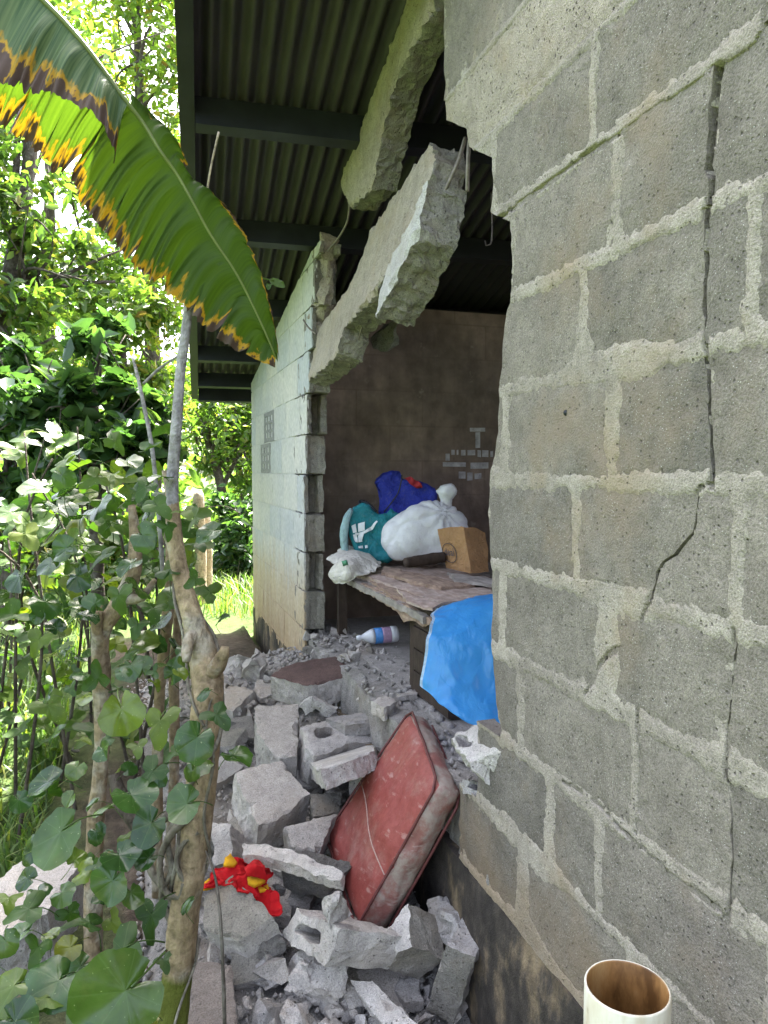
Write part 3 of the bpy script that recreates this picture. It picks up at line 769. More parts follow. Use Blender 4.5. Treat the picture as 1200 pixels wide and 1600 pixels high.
plate('fallen_block', [(485, 1240, .08), (532, 1237, .08), (534, 1268, .05), (490, 1274)], .1, RD, 'small dark block end behind the tilted pale block', 'block', seed=108, **kw)
plate('fallen_block', [(446, 1290, .05), (524, 1271, .06), (511, 1304, .03), (497, 1334), (462, 1335)], .09, R_, 'flat pale block piece touching the left corner of the red cushion', 'block', mats=[M['plaster_pale'], R_], seed=109, **kw)
plate('broken_shell', [(379, 1316, .05), (440, 1322, .06), (538, 1362, .06), (534, 1374), (500, 1366), (440, 1344), (378, 1332)], .035, R_, 'long thin block shell lying above the red cloth', 'block', seed=110, **kw)
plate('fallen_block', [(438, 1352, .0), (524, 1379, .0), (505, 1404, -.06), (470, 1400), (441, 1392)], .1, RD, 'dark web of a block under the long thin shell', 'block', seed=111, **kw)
plate('fallen_block', [(363, 1366, .0), (426, 1431, -.03), (373, 1469, -.07), (350, 1463), (316, 1450), (320, 1400)], .14, R_, 'heavy square block under the red cloth', 'block', mats=[M['rubble_mid'], R_], seed=112, **kw)
plate('hollow_block', [(460, 1421, -.02), (437, 1463, -.10), (531, 1452, .03), (507, 1508)][:1] + [(437, 1463, -.10), (531, 1452, .03)][:0] + [(437, 1463, -.10), (507, 1508, -.10), (518, 1482), (531, 1452), (500, 1438)], .19, R_,
      'hollow block with one oval hole facing up, below the foot of the cushion', 'block', holes=[oval(481, 1459, 21, 11.5, .5)], seed=113, planepts=[Q(460, 1421, -.03), Q(437, 1463, -.11), Q(531, 1452, .035)], **kw)
chunk('rubble_lump', P(527, 1420, 1.86), (.075, .09, .10), R_, 114, label='whitish crumbly lump leaning on the cushion foot', sub=.014)
plate('fallen_block', [(637, 1410, .02), (639, 1477, -.04), (596, 1509, -.11), (586, 1498), (575, 1486), (604, 1450)], .13, R_, 'whitish block with a brown broken end beside the cushion foot', 'block', mats=[R_, M['rubble_mid']], seed=115, **kw)
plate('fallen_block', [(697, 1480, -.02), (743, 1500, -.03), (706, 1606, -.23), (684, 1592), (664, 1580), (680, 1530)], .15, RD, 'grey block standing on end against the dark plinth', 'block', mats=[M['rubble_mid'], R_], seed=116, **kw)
chunk('rubble_lump', P(700, 1450, 1.95), (.17, .13, .09), R_, 117, label='rough white broken block behind the block on end', sub=.02, amp=.2)
plate('fallen_slab', [(306, 1500, -.12), (362, 1505, -.12), (376, 1660, -.16), (280, 1660)], .085, R_, 'brown plastered slab at the foot of the mossy trunk', 'slab', mats=[PL, R_], seed=118, **kw)
plate('fallen_slab', [(546, 1530, -.13), (581, 1533, -.12), (662, 1608, -.14), (640, 1650), (600, 1604), (572, 1568)], .08, R_, 'long pale slab at the bottom edge of the pile', 'slab', seed=119, **kw)
plate('fallen_slab', [(52, 1329, .0), (122, 1350, .0), (0, 1463, -.05), (73, 1425), (-70, 1500), (-60, 1400)][:2] + [(75, 1425, -.03), (0, 1465), (-80, 1520), (-90, 1440)], .16, R_, 'large pinkish plastered slab lying at the left behind the leaves', 'slab', mats=[M['plaster_pale'], R_], seed=120, **kw)
plate('fallen_block', [(351, 1066, .17), (397, 1077, .17), (364, 1110, .13), (345, 1104)], .1, R_, 'small tilted block left of the maroon slab', 'block', mats=[M['plaster_pale'], R_], seed=121, **kw)
plate('fallen_block', [(347, 1124, .1), (392, 1117, .12), (398, 1150, .08), (352, 1156)], .11, RD, 'dark hollow block end below the small tilted block', 'block', seed=122, **kw)
plate('fallen_block', [(581, 1094, .33), (604, 1081, .33), (619, 1095, .33), (601, 1105)], .05, R_, 'small white block piece lying on the floor near the blue sheet', 'block', seed=123, **kw)
plate('fallen_slab', [(620, 1082, .32), (652, 1077, .32), (652, 1084, .32), (622, 1088)], .02, M['plaster_pale'], 'thin pale strip of concrete on the floor beside the blue sheet', 'slab', seed=124, **kw)
plate('fallen_block', [(330, 1282, .02), (360, 1290, .02), (362, 1345, -.05), (335, 1350)], .1, R_, 'block standing just right of the knotted trunk', 'block', seed=125, **kw)
plate('fallen_block', [(542, 1196, .1), (562, 1186, .12), (600, 1184, .14), (590, 1230), (546, 1250)], .12, R_, 'dark standing block half hidden behind the cushion', 'block', seed=126, planepts=[P(542, 1200, 2.55), P(595, 1190, 2.5), P(560, 1250, 2.5)], **kw)
chunk('rubble_lump', hit(372, 1052) + [0, 0, .03], (.2, .16, .11), R_, 127, label='white broken lump at the back left of the pile', sub=.025, amp=.2)
chunk('rubble_lump', hit(402, 1056) + [0, 0, .04], (.16, .13, .12), R_, 128, label='pale broken lump touching the left end of the maroon slab', sub=.025, amp=.2)
chunk('rubble_lump', hit(430, 1275) + [0, 0, .02], (.12, .10, .09), R_, 129, label='crushed corner of the tilted pale block', sub=.015, amp=.22)
chunk('rubble_lump', hit(524, 1262) + [0, 0, .05], (.07, .06, .05), R_, 130, label='white angular lump above the left edge of the cushion', sub=.02)
chunk('rubble_lump', hit(450, 1385) + [0, 0, .05], (.09, .08, .07), R_, 131, label='white lump right beside the red cloth', sub=.018, amp=.2)
chunk('rubble_lump', hit(500, 1545) + [0, 0, .03], (.17, .13, .10), R_, 132, label='large cracked pale lump below the hollow block', sub=.02, amp=.22)
chunk('rubble_lump', hit(473, 1565) + [0, 0, .06], (.065, .06, .06), R_, 133, label='small very white lump near the bottom of the pile', sub=.014, amp=.25)
chunk('rubble_lump', hit(425, 1497) + [0, 0, .03], (.08, .09, .1), RD, 134, label='dark angular lump below the block with the red cloth', sub=.02, amp=.15)
chunk('rubble_lump', hit(425, 1528) + [0, 0, .02], (.1, .08, .06), R_, 135, label='grey wedge of concrete among the small fragments', sub=.02, amp=.15)
# medium and small loose pieces: real individuals sharing a few meshes
def shards(n, mats, sub, amp, seed):
    out = []
    for k in range(n):
        rnd = random.Random(seed + k)
        bm = chunk_mesh((1, rnd.uniform(.55, 1), rnd.uniform(.35, .8)), seed + k, sub=sub, amp=amp, npts=10)
        me = bpy.data.meshes.new('shard'); bm.to_mesh(me); bm.free(); me.materials.append(mats[k % len(mats)]); out.append(me)
    return out
SH = shards(10, [R_, R_, RD, R_, M['plaster_pale']], .45, .16, 500)
SM = shards(8, [R_, R_, RD], .9, .1, 600)
REG = [(345, 1040), (480, 1005), (600, 1000), (650, 1070), (640, 1110), (560, 1230), (510, 1300), (530, 1390), (560, 1480), (660, 1440), (755, 1520), (760, 1640), (290, 1640), (310, 1480), (340, 1280), (350, 1150)]
rnd = random.Random(77); cnt = 0
def scatter(n, meshes, smin, smax, name, label, group, reg=REG, lift=.25, bias=1.8, zfix=None):
    xs_ = [p[0] for p in reg]; ys_ = [p[1] for p in reg]; k = 0; tries = 0
    while k < n and tries < n * 30:
        tries += 1
        x, y = rnd.uniform(min(xs_), max(xs_)), rnd.uniform(min(ys_), max(ys_))
        if not inpoly(np.array([[x, y]]), reg)[0]: continue
        q = hit(x, y) if zfix is None else Q(x, y, zfix)
        if zfix is None and q[0] > WX - .03: continue
        s = smin + (smax - smin) * rnd.random() ** bias
        o = bpy.data.objects.new(name, rnd.choice(meshes)); COL.objects.link(o)
        place(o, q + [0, 0, s * lift]); o.scale = (s, s, s); o.rotation_euler = (rnd.uniform(-.6, .6), rnd.uniform(-.6, .6), rnd.uniform(0, 6.28))
        tag(o, label, 'concrete', group); k += 1
LB = [(380, 1490), (560, 1500), (600, 1560), (760, 1560), (760, 1640), (370, 1640)]
scatter(34, SH, .05, .11, 'concrete_chunk', 'fist sized grey concrete chunk lying loose at the front of the rubble pile', 'loose chunks at the front of the pile', LB)
scatter(40, SH, .04, .10, 'concrete_chunk', 'fist sized grey concrete chunk lying loose between the fallen blocks', 'loose chunks among the blocks', REG)
DOOR = [(478, 985), (540, 985), (590, 1010), (570, 1045), (480, 1035), (470, 1010)]
scatter(60, SM, .02, .075, 'concrete_fragment', 'small grey concrete fragment heaped at the foot of the broken far wall', 'fragments at the far wall', DOOR, zfix=.29)
scatter(36, SM, .012, .03, 'concrete_fragment', 'small grey concrete fragment scattered on the dusty room floor', 'fragments on the floor', [(520, 1010), (650, 1010), (655, 1090), (560, 1100)], zfix=.30)
scatter(185, SM, .02, .06, 'concrete_fragment', 'small grey concrete fragment lying in the rubble pile', 'fragments in the pile', REG)
scatter(14, SH, .05, .1, 'concrete_chunk', 'grey concrete chunk lying in the shade behind the shrub stems', 'chunks behind the shrub', [(90, 1130), (330, 1060), (350, 1300), (260, 1330), (120, 1220)])
# flat broken shells and web pieces, each its own plate lying at its own tilt
def shell(k, x, y):
    r_s = random.Random(900 + k); q = hit(x, y); a0 = r_s.uniform(0, 6.28); L1, L2 = r_s.uniform(.09, .20), r_s.uniform(.06, .12); th_ = r_s.uniform(.025, .05)
    n_ = np.array([r_s.uniform(-.4, .3), r_s.uniform(-.7, .1), 1.]); n_ /= np.linalg.norm(n_); e1 = np.array([math.cos(a0), math.sin(a0), 0]); e1 -= n_ * (e1 @ n_); e1 /= np.linalg.norm(e1); e2 = np.cross(n_, e1)
    ol = [(-L1 / 2, -L2 / 2), (L1 * r_s.uniform(.1, .3), -L2 * r_s.uniform(.4, .6)), (L1 / 2, -L2 * r_s.uniform(.1, .5)), (L1 * r_s.uniform(.3, .5), L2 / 2), (-L1 * r_s.uniform(.1, .3), L2 * r_s.uniform(.3, .55)), (-L1 * r_s.uniform(.4, .55), L2 * r_s.uniform(.1, .4))]
    hs = [oval(0, 0, .028, .018, r_s.uniform(0, 1))] if k % 4 == 0 and L2 > .085 else []
    mt = [[M['plaster_pale'], R_], [R_, R_], [M['rubble_mid'], R_]][k % 3]
    o = prism('concrete_chunk', ol, q + n_ * (th_ * .6 + .02), e1, e2, -n_, th_, None, mats=mt, holes=hs, step=.012, jit=.004, amp=.0016, chip=.003, rows=4, samp=.003, bite=.012, seed=900 + k)
    tag(o, 'flat piece', 'concrete', 'loose concrete chunks in the pile'); o['flat'] = 1
SHP = [(500, 1215), (470, 1225), (350, 1320), (405, 1330), (470, 1305), (390, 1510), (590, 1545), (640, 1560), (560, 1520), (415, 1085), (450, 1110), (560, 1090), (600, 1065), (345, 1215), (380, 1305), (470, 1400), (430, 1410), (360, 1165), (540, 1040), (590, 1035), (500, 1010)]
for k, (x, y) in enumerate(SHP): shell(k, x, y)
# tell the loose chunks apart by what they lie beside
LAND = {'maroon topped slab': (490, 1050), 'upright pale block': (430, 1140), 'long hollow block': (545, 1145), 'tilted pale block': (425, 1235), 'long thin shell': (455, 1340), 'red cloth': (380, 1380), 'block under the red cloth': (370, 1440),
        'hollow block with the oval hole': (485, 1465), 'cushion foot': (555, 1470), 'block with the brown end': (620, 1490), 'block standing on end': (705, 1545), 'brown plastered slab': (330, 1560), 'long slab at the bottom edge': (600, 1570),
        'large cracked lump': (500, 1545), 'small very white lump': (473, 1565), 'dark angular lump': (425, 1497), 'left corner of the cushion': (512, 1310), 'top of the cushion': (640, 1105), 'small tilted block': (368, 1088), 'knotted trunk': (315, 1250), 'pale crooked stem': (155, 1150), 'blue sheet': (690, 1080)}
def topx(q):
    d = np.asarray(q) - CAM; z = d @ FW; return CX + F * (d @ RT) / z, CY - F * (d @ UP) / z, z
for o in list(COL.objects):
    if o.name.split('.')[0] == 'concrete_chunk':
        x, y, z_ = topx(ORG.get(o.name, o.location)); nm = min(LAND, key=lambda k: math.hypot(LAND[k][0] - x, LAND[k][1] - y)); dx, dy = x - LAND[nm][0], y - LAND[nm][1]
        side = ('left of' if dx < 0 else 'right of') if abs(dx) > abs(dy) else ('just above' if dy < 0 else 'just below')
        fl_ = o.get('flat'); px_s = (o.scale[0] if not fl_ else max(o.dimensions)) * F / z_
        tone = {'weathered_concrete': 'brownish grey', 'broken_concrete': 'light grey', 'old_concrete': 'dark grey', 'pale_plaster': 'pinkish pale'}[o.data.materials[0].name]
        o['label'] = f"{'big' if px_s > 48 else 'medium' if px_s > 34 else 'small'} {tone} {'flat concrete piece' if fl_ else 'concrete chunk lying'} {side} the {nm}"; o['group'] = 'loose concrete chunks in the pile'
# fine gravel: uncountable
bm = bmesh.new(); ng = 0
VV = []; FFc = []
rs = np.random.RandomState(3)
oc = np.array([(1, 0, 0), (-1, 0, 0), (0, 1, 0), (0, -1, 0), (0, 0, 1), (0, 0, -1)], float)
of_ = np.array([(0, 2, 4), (2, 1, 4), (1, 3, 4), (3, 0, 4), (2, 0, 5), (1, 2, 5), (3, 1, 5), (0, 3, 5)])
ngr = 5600
px_ = rs.uniform(-.12, WX + .3, ngr); py_ = rs.uniform(1.0, 4.3, ngr)
zz_ = np.where(px_ > WX + .02, .30, Rz(px_, py_) + .012); sz = .003 + .014 * rs.rand(ngr) ** 2.2
keep = ~((px_ > WX - .02) & ((py_ < 1.8) | (py_ > 3.66) | (rs.rand(ngr) < .6)))
px_, py_, zz_, sz = px_[keep], py_[keep], zz_[keep], sz[keep]; ngr = len(px_)
G = oc[None] * (.7 + .6 * rs.rand(ngr, 6, 1)) * sz[:, None, None] * (.6 + .8 * rs.rand(ngr, 1, 3)) + np.stack([px_, py_, zz_], -1)[:, None]
FG = (of_[None] + 6 * np.arange(ngr)[:, None, None]).reshape(-1, 3)
tag(stuff(mk('gravel', G.reshape(-1, 3), FG, R_)), 'fine grey concrete crumbs strewn through the rubble', 'gravel')

# ------------------------------------------------------------------ red cushion
def vinyl(name, c, worn, f0, f1):
    m = N(name); p = m.pos(); n1 = m.noise(p, 9, 6, .7); n2 = m.noise(p, 45, 5, .7); n3 = m.noise(m.scale(p, (20, 20, 60)), 1., 3)
    col = m.mix(m.ramp(n2, [(.3, 0), (.75, 1)]), c, tuple(x * 1.35 + .02 for x in c))
    col = m.mix(m.math('MULTIPLY', m.ramp(n1, [(f0, 0), (f1, 1)]), m.ramp(n2, [(.3, .5), (.6, 1)])), col, worn)
    col = m.mix(m.ramp(n3, [(.62, 0), (.72, .5)]), col, tuple(min(1, x * 1.2 + .08) for x in worn))
    return m.fin(col, .55, m.bump(m.math('ADD', n2, n1), .35, .006), .4)
M['red_vinyl'] = vinyl('faded_red_vinyl', (.20, .036, .028), (.31, .18, .15), .50, .76)
M['grey_vinyl'] = vinyl('scuffed_grey_vinyl', (.19, .075, .06), (.29, .245, .205), .40, .52)
M['piping'] = simple('dark_red_piping', (.11, .03, .027), .6, .4, 60)
M['seam'] = simple('cracked_pale_seam', (.36, .24, .21), .8, .3, 80)
cA, cB, cC, cD = P(640, 1108, 2.42), P(508, 1303, 2.36), P(556, 1447, 2.0), P(681, 1222, 1.98)
cush = empty('seat_cushion', cC, 'worn red vinyl seat cushion with scuffed grey edge leaning against the wall foot', 'cushion')
nC = np.cross(cB - cA, cD - cA); nC /= np.linalg.norm(nC)
if nC @ (CAM - cA) < 0: nC = -nC
bm = bmesh.new(); bmesh.ops.create_cube(bm, size=2); bmesh.ops.subdivide_edges(bm, edges=bm.edges, cuts=22, use_grid_fill=True)
hd = np.array([.23, .21, .046]); r_ = .03
q = np.array([v.co for v in bm.verts]); m3 = q * hd
inn = np.clip(m3, -(hd - r_), hd - r_); d = m3 - inn; dl = np.linalg.norm(d, axis=1, keepdims=True)
m3 = np.where(dl > 1e-9, inn + d / np.maximum(dl, 1e-9) * r_, m3)
u, v, ww = (m3[:, 0] / hd[0] + 1) / 2, (m3[:, 1] / hd[1] + 1) / 2, m3[:, 2]
base = (1 - u)[:, None] * ((1 - v)[:, None] * cA + v[:, None] * cB) + u[:, None] * ((1 - v)[:, None] * cD + v[:, None] * cC)
bul = (1 - (2 * u - 1) ** 2) * (1 - (2 * v - 1) ** 2)
pos = base + nC * (ww - hd[2] + np.sign(ww) * .026 * bul)[:, None]
cen = (cA + cB + cC + cD) / 4
sidew = (np.abs(ww) < hd[2] - .006)
out = (base - cen); out /= np.linalg.norm(out, axis=1, keepdims=True) + 1e-9
pos += out * (np.where(sidew, .012 * (1 - (ww / hd[2]) ** 2), 0))[:, None]
pos += vec_noise(pos, 14, 3) * .006 + vec_noise(pos, 45, 6) * .003
wr = np.where(sidew, 1, .25)
pos += out * (wr * .010 * np.abs(vn(np.stack([(pos @ UP) * 45, ww * 20, pos[:, 0] * 6], -1))))[:, None]
fcs = [[v_.index for v_ in f.verts] for f in bm.faces]; nz = [f.normal.z for f in bm.faces]; bm.free()
body = mk('cushion_cover', pos, fcs, None, cush, True, mats=[M['grey_vinyl'], M['red_vinyl']], midx=[1 if z > .5 or z < -.5 else 0 for z in nz])
def cpt(u, v, wv):
    b = (1 - u) * ((1 - v) * cA + v * cB) + u * ((1 - v) * cD + v * cC)
    o_ = b - cen; o_ /= np.linalg.norm(o_)
    return b + nC * (wv - hd[2]) + o_ * .004
for wv in (hd[2] - .004, -hd[2] + .004):
    loop = []
    e = .06
    for (u0, v0, u1, v1) in [(0, e, 0, 1 - e), (e, 1, 1 - e, 1), (1, 1 - e, 1, e), (1 - e, 0, e, 0)]:
        for t in np.linspace(0, 1, 14): loop.append(list(cpt(u0 + (u1 - u0) * t, v0 + (v1 - v0) * t, wv) + vec_noise(np.array([u0 + t, v0, wv]) * 9, 1) * .002) + [.0042])
    loop.append(loop[0])
    tube('piping', loop, M['piping'], cush, seg=7)
sm_ = []
for t in np.linspace(0, 1, 12):
    x, y = 569 + (604 - 569) * t + 3 * math.sin(t * 7), 1224 + (1370 - 1224) * t
    d_ = ray(x, y); tt = np.dot(cA - CAM, nC) / np.dot(d_, nC); p0 = CAM + d_ * tt
    sm_.append(list(p0 + nC * (.024 - .030 * abs(t - .45) ** 1.5)) + [.0018])
tube('worn_seam', sm_, M['seam'], cush, seg=6)

# ------------------------------------------------------------------ red cloth
def cloth_mat(name, c, rough=.9, sheen=.3):
    m = N(name); p = m.pos(); n1 = m.noise(p, 30, 4); n2 = m.noise(p, 900, 2)
    col = m.mix(1., c, m.ramp(n1, [(.3, .75), (.7, 1.2)]), 'MULTIPLY')
    return m.fin(col, rough, m.bump(n2, .3, .001), .2)
M['red_cloth'] = cloth_mat('red_jersey', (.42, .008, .012)); M['yellow_cloth'] = cloth_mat('yellow_trim', (.62, .32, .015))
def crumple(name, rows, nu, nv, mat, parent=None, amp=.012, freq=16, seed=0, thick=.003, smooth=True, ridge=0., off=None, mats=None, midf=None, origin=None):
    """rows: list of lists of 3D points (control net), smooth interpolated; closed double sheet"""
    net = np.array([smooth_path(np.array(r), nv) for r in rows])
    G_ = np.array([smooth_path(net[:, j], nu) for j in range(nv)]).transpose(1, 0, 2)
    Vv = G_.reshape(-1, 3)
    dn = vec_noise(Vv, freq, seed) * amp + vec_noise(Vv, freq * 2.7, seed + 3) * amp * .4
    if ridge: dn += (1 - np.abs(vn(Vv * freq * 1.4 + seed)))[:, None] ** 3 * ridge * np.array([-.4, -.5, .5])
    Vv = Vv + dn
    fq_ = grid_faces(nu, nv); n0_ = len(Vv)
    nn = np.cross(G_[1, 0] - G_[0, 0], G_[0, 1] - G_[0, 0]); 
    gu = np.gradient(Vv.reshape(nu, nv, 3), axis=0); gv = np.gradient(Vv.reshape(nu, nv, 3), axis=1)
    nr = np.cross(gu, gv).reshape(-1, 3); nr /= np.linalg.norm(nr, axis=1, keepdims=True) + 1e-9
    V2 = Vv - nr * thick
    rim = []
    bi = [i * nv for i in range(nu)] + [(nu - 1) * nv + j for j in range(1, nv)] + [i * nv + nv - 1 for i in range(nu - 2, -1, -1)] + [j for j in range(nv - 2, 0, -1)]
    for a, b in zip(bi, bi[1:] + bi[:1]): rim.append((a, b, b + n0_, a + n0_))
    fc = np.concatenate([fq_, fq_[:, ::-1] + n0_, np.array(rim)])
    mi_ = None
    if midf is not None:
        uu = np.array([(f // nv).mean() / nu for f in fc % n0_]); vv_ = np.array([(f % nv).mean() / nv for f in fc % n0_]); mi_ = [midf(a, b) for a, b in zip(uu, vv_)]
    return mk(name, np.concatenate([Vv, V2]), fc, mat, parent, smooth, mats=mats, midx=mi_, origin=origin)
rc = empty('red_jersey', Q(380, 1400, .0), 'crumpled red cloth with yellow trim thrown over a fallen block', 'cloth')
crumple('cloth_body', [[P(322, 1378, 2.12), P(345, 1352, 2.16), P(375, 1345, 2.2), P(400, 1352, 2.2), P(418, 1350, 2.2)],
                       [P(325, 1392, 2.08), P(348, 1370, 2.1), P(372, 1362, 2.1), P(398, 1368, 2.1), P(425, 1368, 2.12)],
                       [P(335, 1392, 2.07), P(352, 1378, 2.08), P(372, 1374, 2.07), P(402, 1390, 2.06), P(428, 1392, 2.08)],
                       [P(350, 1384, 2.07), P(362, 1376, 2.07), P(385, 1384, 2.05), P(410, 1408, 2.03), P(438, 1405, 2.04)],
                       [P(362, 1382, 2.07), P(378, 1386, 2.05), P(400, 1402, 2.03), P(424, 1426, 2.0), P(436, 1424, 2.0)]], 70, 80, M['red_cloth'], rc, amp=.016, freq=24, seed=3, thick=.003, ridge=.022)
crumple('cloth_fold', [[P(384, 1352, 2.1), P(398, 1342, 2.12), P(412, 1350, 2.1)], [P(386, 1366, 2.05), P(400, 1352, 2.04), P(414, 1362, 2.05)], [P(390, 1372, 2.05), P(402, 1370, 2.04), P(414, 1374, 2.05)]], 18, 18, M['red_cloth'], rc, amp=.008, freq=30, seed=5)
for k, rws in enumerate([[(353, 1340), (362, 1332), (372, 1346), (368, 1352), (352, 1350)], [(319, 1374), (328, 1370), (333, 1386), (320, 1388)], [(390, 1368), (412, 1364), (416, 1374), (400, 1382), (391, 1376)], [(402, 1384), (418, 1380), (420, 1387), (406, 1390)]]):
    Zc = 2.06 if k > 1 else 2.12
    plate('yellow_trim', rws, .012, M['yellow_cloth'], cat=None, planepts=[P(*rws[0], Zc), P(*rws[1], Zc + .02), P(*rws[2], Zc)], parent=rc, step=.008, jit=.002, amp=.004, chip=.003, rows=2, seed=140 + k, smooth=True)

# ------------------------------------------------------------------ drain pipe
def pvcm():
    m = N('weathered_pvc'); p = m.pos(); n1 = m.noise(m.scale(p, (8, 8, 2)), 2., 5, .65); n2 = m.noise(p, 60, 4)
    col = m.mix(m.ramp(n1, [(.45, 0), (.75, 1)]), (.62, .59, .50), (.40, .32, .20))
    col = m.mix(m.ramp(n2, [(.6, 0), (.72, .5)]), col, (.25, .2, .13))
    return m.fin(col, .4, m.bump(n2, .1, .002), .5)
def rustm():
    m = N('rusty_stained_pipe_inside'); p = m.pos(); n1 = m.noise(m.scale(p, (10, 10, 4)), 2., 5, .65)
    col = m.ramp(n1, [(.35, (.10, .045, .012)), (.52, (.26, .13, .04)), (.66, (.36, .22, .09)), (.78, (.55, .48, .38))])
    return m.fin(col, .45, m.bump(n1, .3, .003), .5)
M['pvc'] = pvcm(); M['rust'] = rustm()
pc = P(980, 1541, .985); po, pi_ = .0555, .0515
nn = 48; a = np.linspace(0, 2 * math.pi, nn, endpoint=False); ci, si = np.cos(a), np.sin(a)
def ring(r, z, wob=.0): return np.stack([pc[0] + r * ci * (1 + wob * np.sin(3 * a)), pc[1] + r * si, np.full(nn, z) + wob * .3 * np.sin(5 * a)], -1)
prof = [(po, -.55), (po, -.2), (po, pc[2] - .1), (po, pc[2] - .002), (po - .001, pc[2]), (pi_ + .001, pc[2]), (pi_, pc[2] - .002), (pi_, pc[2] - .06), (pi_, pc[2] - .3), (pi_, -.3), (.001, -.3)]
V = np.concatenate([ring(r, z) for r, z in prof]); fq = grid_faces(len(prof), nn, True)
pipe = mk('drain_pipe', V, fq, None, None, True, mats=[M['pvc'], M['rust']], midx=[0 if i // nn < 5 else 1 for i in range(len(fq))])
tag(pipe, 'open white plastic drain pipe, rusty inside, standing beside the wall', 'pipe')

# ------------------------------------------------------------------ things in the room
def woodm(name, c1, c2, sx=(3, 30, 30)):
    m = N(name); p = m.pos(); n1 = m.noise(m.scale(p, sx), 2., 5, .65, .6); n2 = m.noise(p, 18, 5, .6)
    col = m.mix(m.ramp(n1, [(.35, 0), (.65, 1)]), c1, c2); col = m.mix(1., col, m.ramp(n2, [(.25, .6), (.75, 1.25)]), 'MULTIPLY')
    return m.fin(col, .85, m.bump(m.math('ADD', n1, n2), .6, .006), .25)
M['rot'] = woodm('rotten_wood', (.38, .28, .21), (.21, .14, .105), (25, 5, 25))
M['rot_pale'] = woodm('peeling_board', (.46, .37, .32), (.31, .225, .18), (20, 6, 20))
M['grey_board'] = woodm('grey_board', (.34, .30, .27), (.22, .195, .175), (20, 6, 20))
M['dark_wood'] = woodm('dark_wood', (.065, .045, .035), (.04, .028, .022), (20, 20, 3))
tb = empty('rotten_table', Q(620, 985, .30), 'low rotten wooden table with peeling boards under the bags', 'table')
kw2 = dict(step=.03, jit=.006, amp=.004, chip=.004, rows=2, cat=None, parent=tb)
plate('table_top', [(520, 892, .63), (664, 962, .63), (790, 940, .63), (800, 880), (690, 874), (540, 874)], .028, M['grey_board'], seed=150, **kw2)
plate('peeling_board', [(556, 894, .655), (690, 940, .655), (772, 928, .655), (735, 938), (775, 905), (700, 884), (640, 872), (585, 872)][:2] + [(735, 938, .655), (775, 928), (778, 905), (700, 884), (640, 872), (585, 872)], .03, M['rot_pale'], seed=151, **kw2)
plate('peeling_board', [(690, 918, .66), (772, 912, .66), (775, 930, .66), (735, 934), (712, 930)], .035, M['rot_pale'], seed=152, **kw2)
plate('peeling_board', [(575, 903, .645), (640, 921, .645), (664, 934, .645), (640, 938), (600, 922)], .015, M['rot'], seed=153, **kw2)
plate('peeling_board', [(600, 884, .675), (700, 905, .675), (742, 912, .675), (690, 916), (640, 906), (596, 892)], .018, M['rot'], seed=155, **kw2)
plate('peeling_board', [(620, 920, .668), (688, 941, .668), (676, 950, .668), (640, 940)], .012, M['rot_pale'], seed=156, **kw2)
plate('peeling_board', [(700, 893, .685), (772, 902, .685), (772, 912, .685), (712, 906)], .016, M['grey_board'], seed=157, **kw2)
e0, e1 = Q(541, 903, .625), Q(668, 965, .625)
plate('rotten_apron', [(541, 903), (570, 915), (600, 930), (640, 950), (668, 964), (674, 972), (664, 979), (652, 974), (640, 968), (630, 972), (622, 958), (600, 944), (575, 930), (548, 914)], .03, M['rot'], planepts=[e0, e1, e0 + np.array([0, 0, -.1])], seed=154, **kw2)
for x, y in [(536, 902), (655, 958), (765, 925), (640, 880)]:
    q = Q(x, y, .60); simple_box('leg', (q[0] - .022, q[1] + .0, .30), (q[0] + .022, q[1] + .044, .602), M['dark_wood'], tb)

def fabric(name, c, rough=.6, spec=.3, var=.2, bs=.8):
    m = N(name); p = m.pos(); n1 = m.noise(p, 14, 5, .6); n2 = m.noise(p, 60, 4, .6)
    cr = m.math('ADD', m.math('ABSOLUTE', m.math('SUBTRACT', m.noise(p, 13, 3, .5, 1.2), .5)), m.math('MULTIPLY', m.math('ABSOLUTE', m.math('SUBTRACT', m.noise(p, 34, 2, .5, .8), .5)), .5))
    col = m.mix(1., c, m.ramp(n1, [(.25, 1 - var), (.75, 1 + var)]), 'MULTIPLY'); col = m.mix(m.ramp(n2, [(.55, 0), (.8, .25)]), col, (.30, .27, .23))
    return m.fin(col, rough, m.bump(m.math('ADD', m.math('MULTIPLY', cr, 1.6), n2), bs, .014), spec)
M['teal'] = fabric('teal_bag_fabric', (.012, .17, .20)); M['bluebag'] = fabric('blue_bag_fabric', (.022, .035, .30)); M['woven'] = fabric('white_woven_sack', (.62, .615, .63), .5, .4, .1, .22)
M['cream'] = fabric('cream_sack', (.55, .52, .46), .7, .2, .2); M['kraft'] = fabric('brown_kraft_paper', (.33, .185, .085), .8, .2, .15)
M['print_white'] = simple('white_print', (.65, .68, .70), .6, .1, 40, .05); M['print_dark'] = simple('dark_print', (.035, .04, .06), .7, .2, 40, .05)
M['red_strap'] = simple('red_strap', (.42, .03, .04), .7, .2, 40); M['green_print'] = simple('green_print', (.12, .35, .2), .7, .3, 60); M['palestrap'] = fabric('pale_teal_strap', (.28, .42, .43), .5)
def soft(name, px, Z, thick, mat, parent, tilt=(0, 0), seed=0, amp=.010, freq=9., step=.011, chip=.016, **k2):
    x0, y0 = px[0]; p0 = P(x0, y0, Z)
    pl = [p0, p0 + RT + FW * tilt[0], p0 + UP + FW * tilt[1]]
    return plate(name, px, thick, mat, cat=None, planepts=pl, parent=parent, step=step, jit=.003, amp=amp, chip=chip, rows=6, seed=seed, freq=freq, smooth=True, back_scale=.8, **k2)
tt_ = empty('teal_tote_bag', Q(590, 880, .66), 'teal tote bag with white print on the rotten table', 'bag')
tk = dict(seed=161, amp=.010, freq=9.)
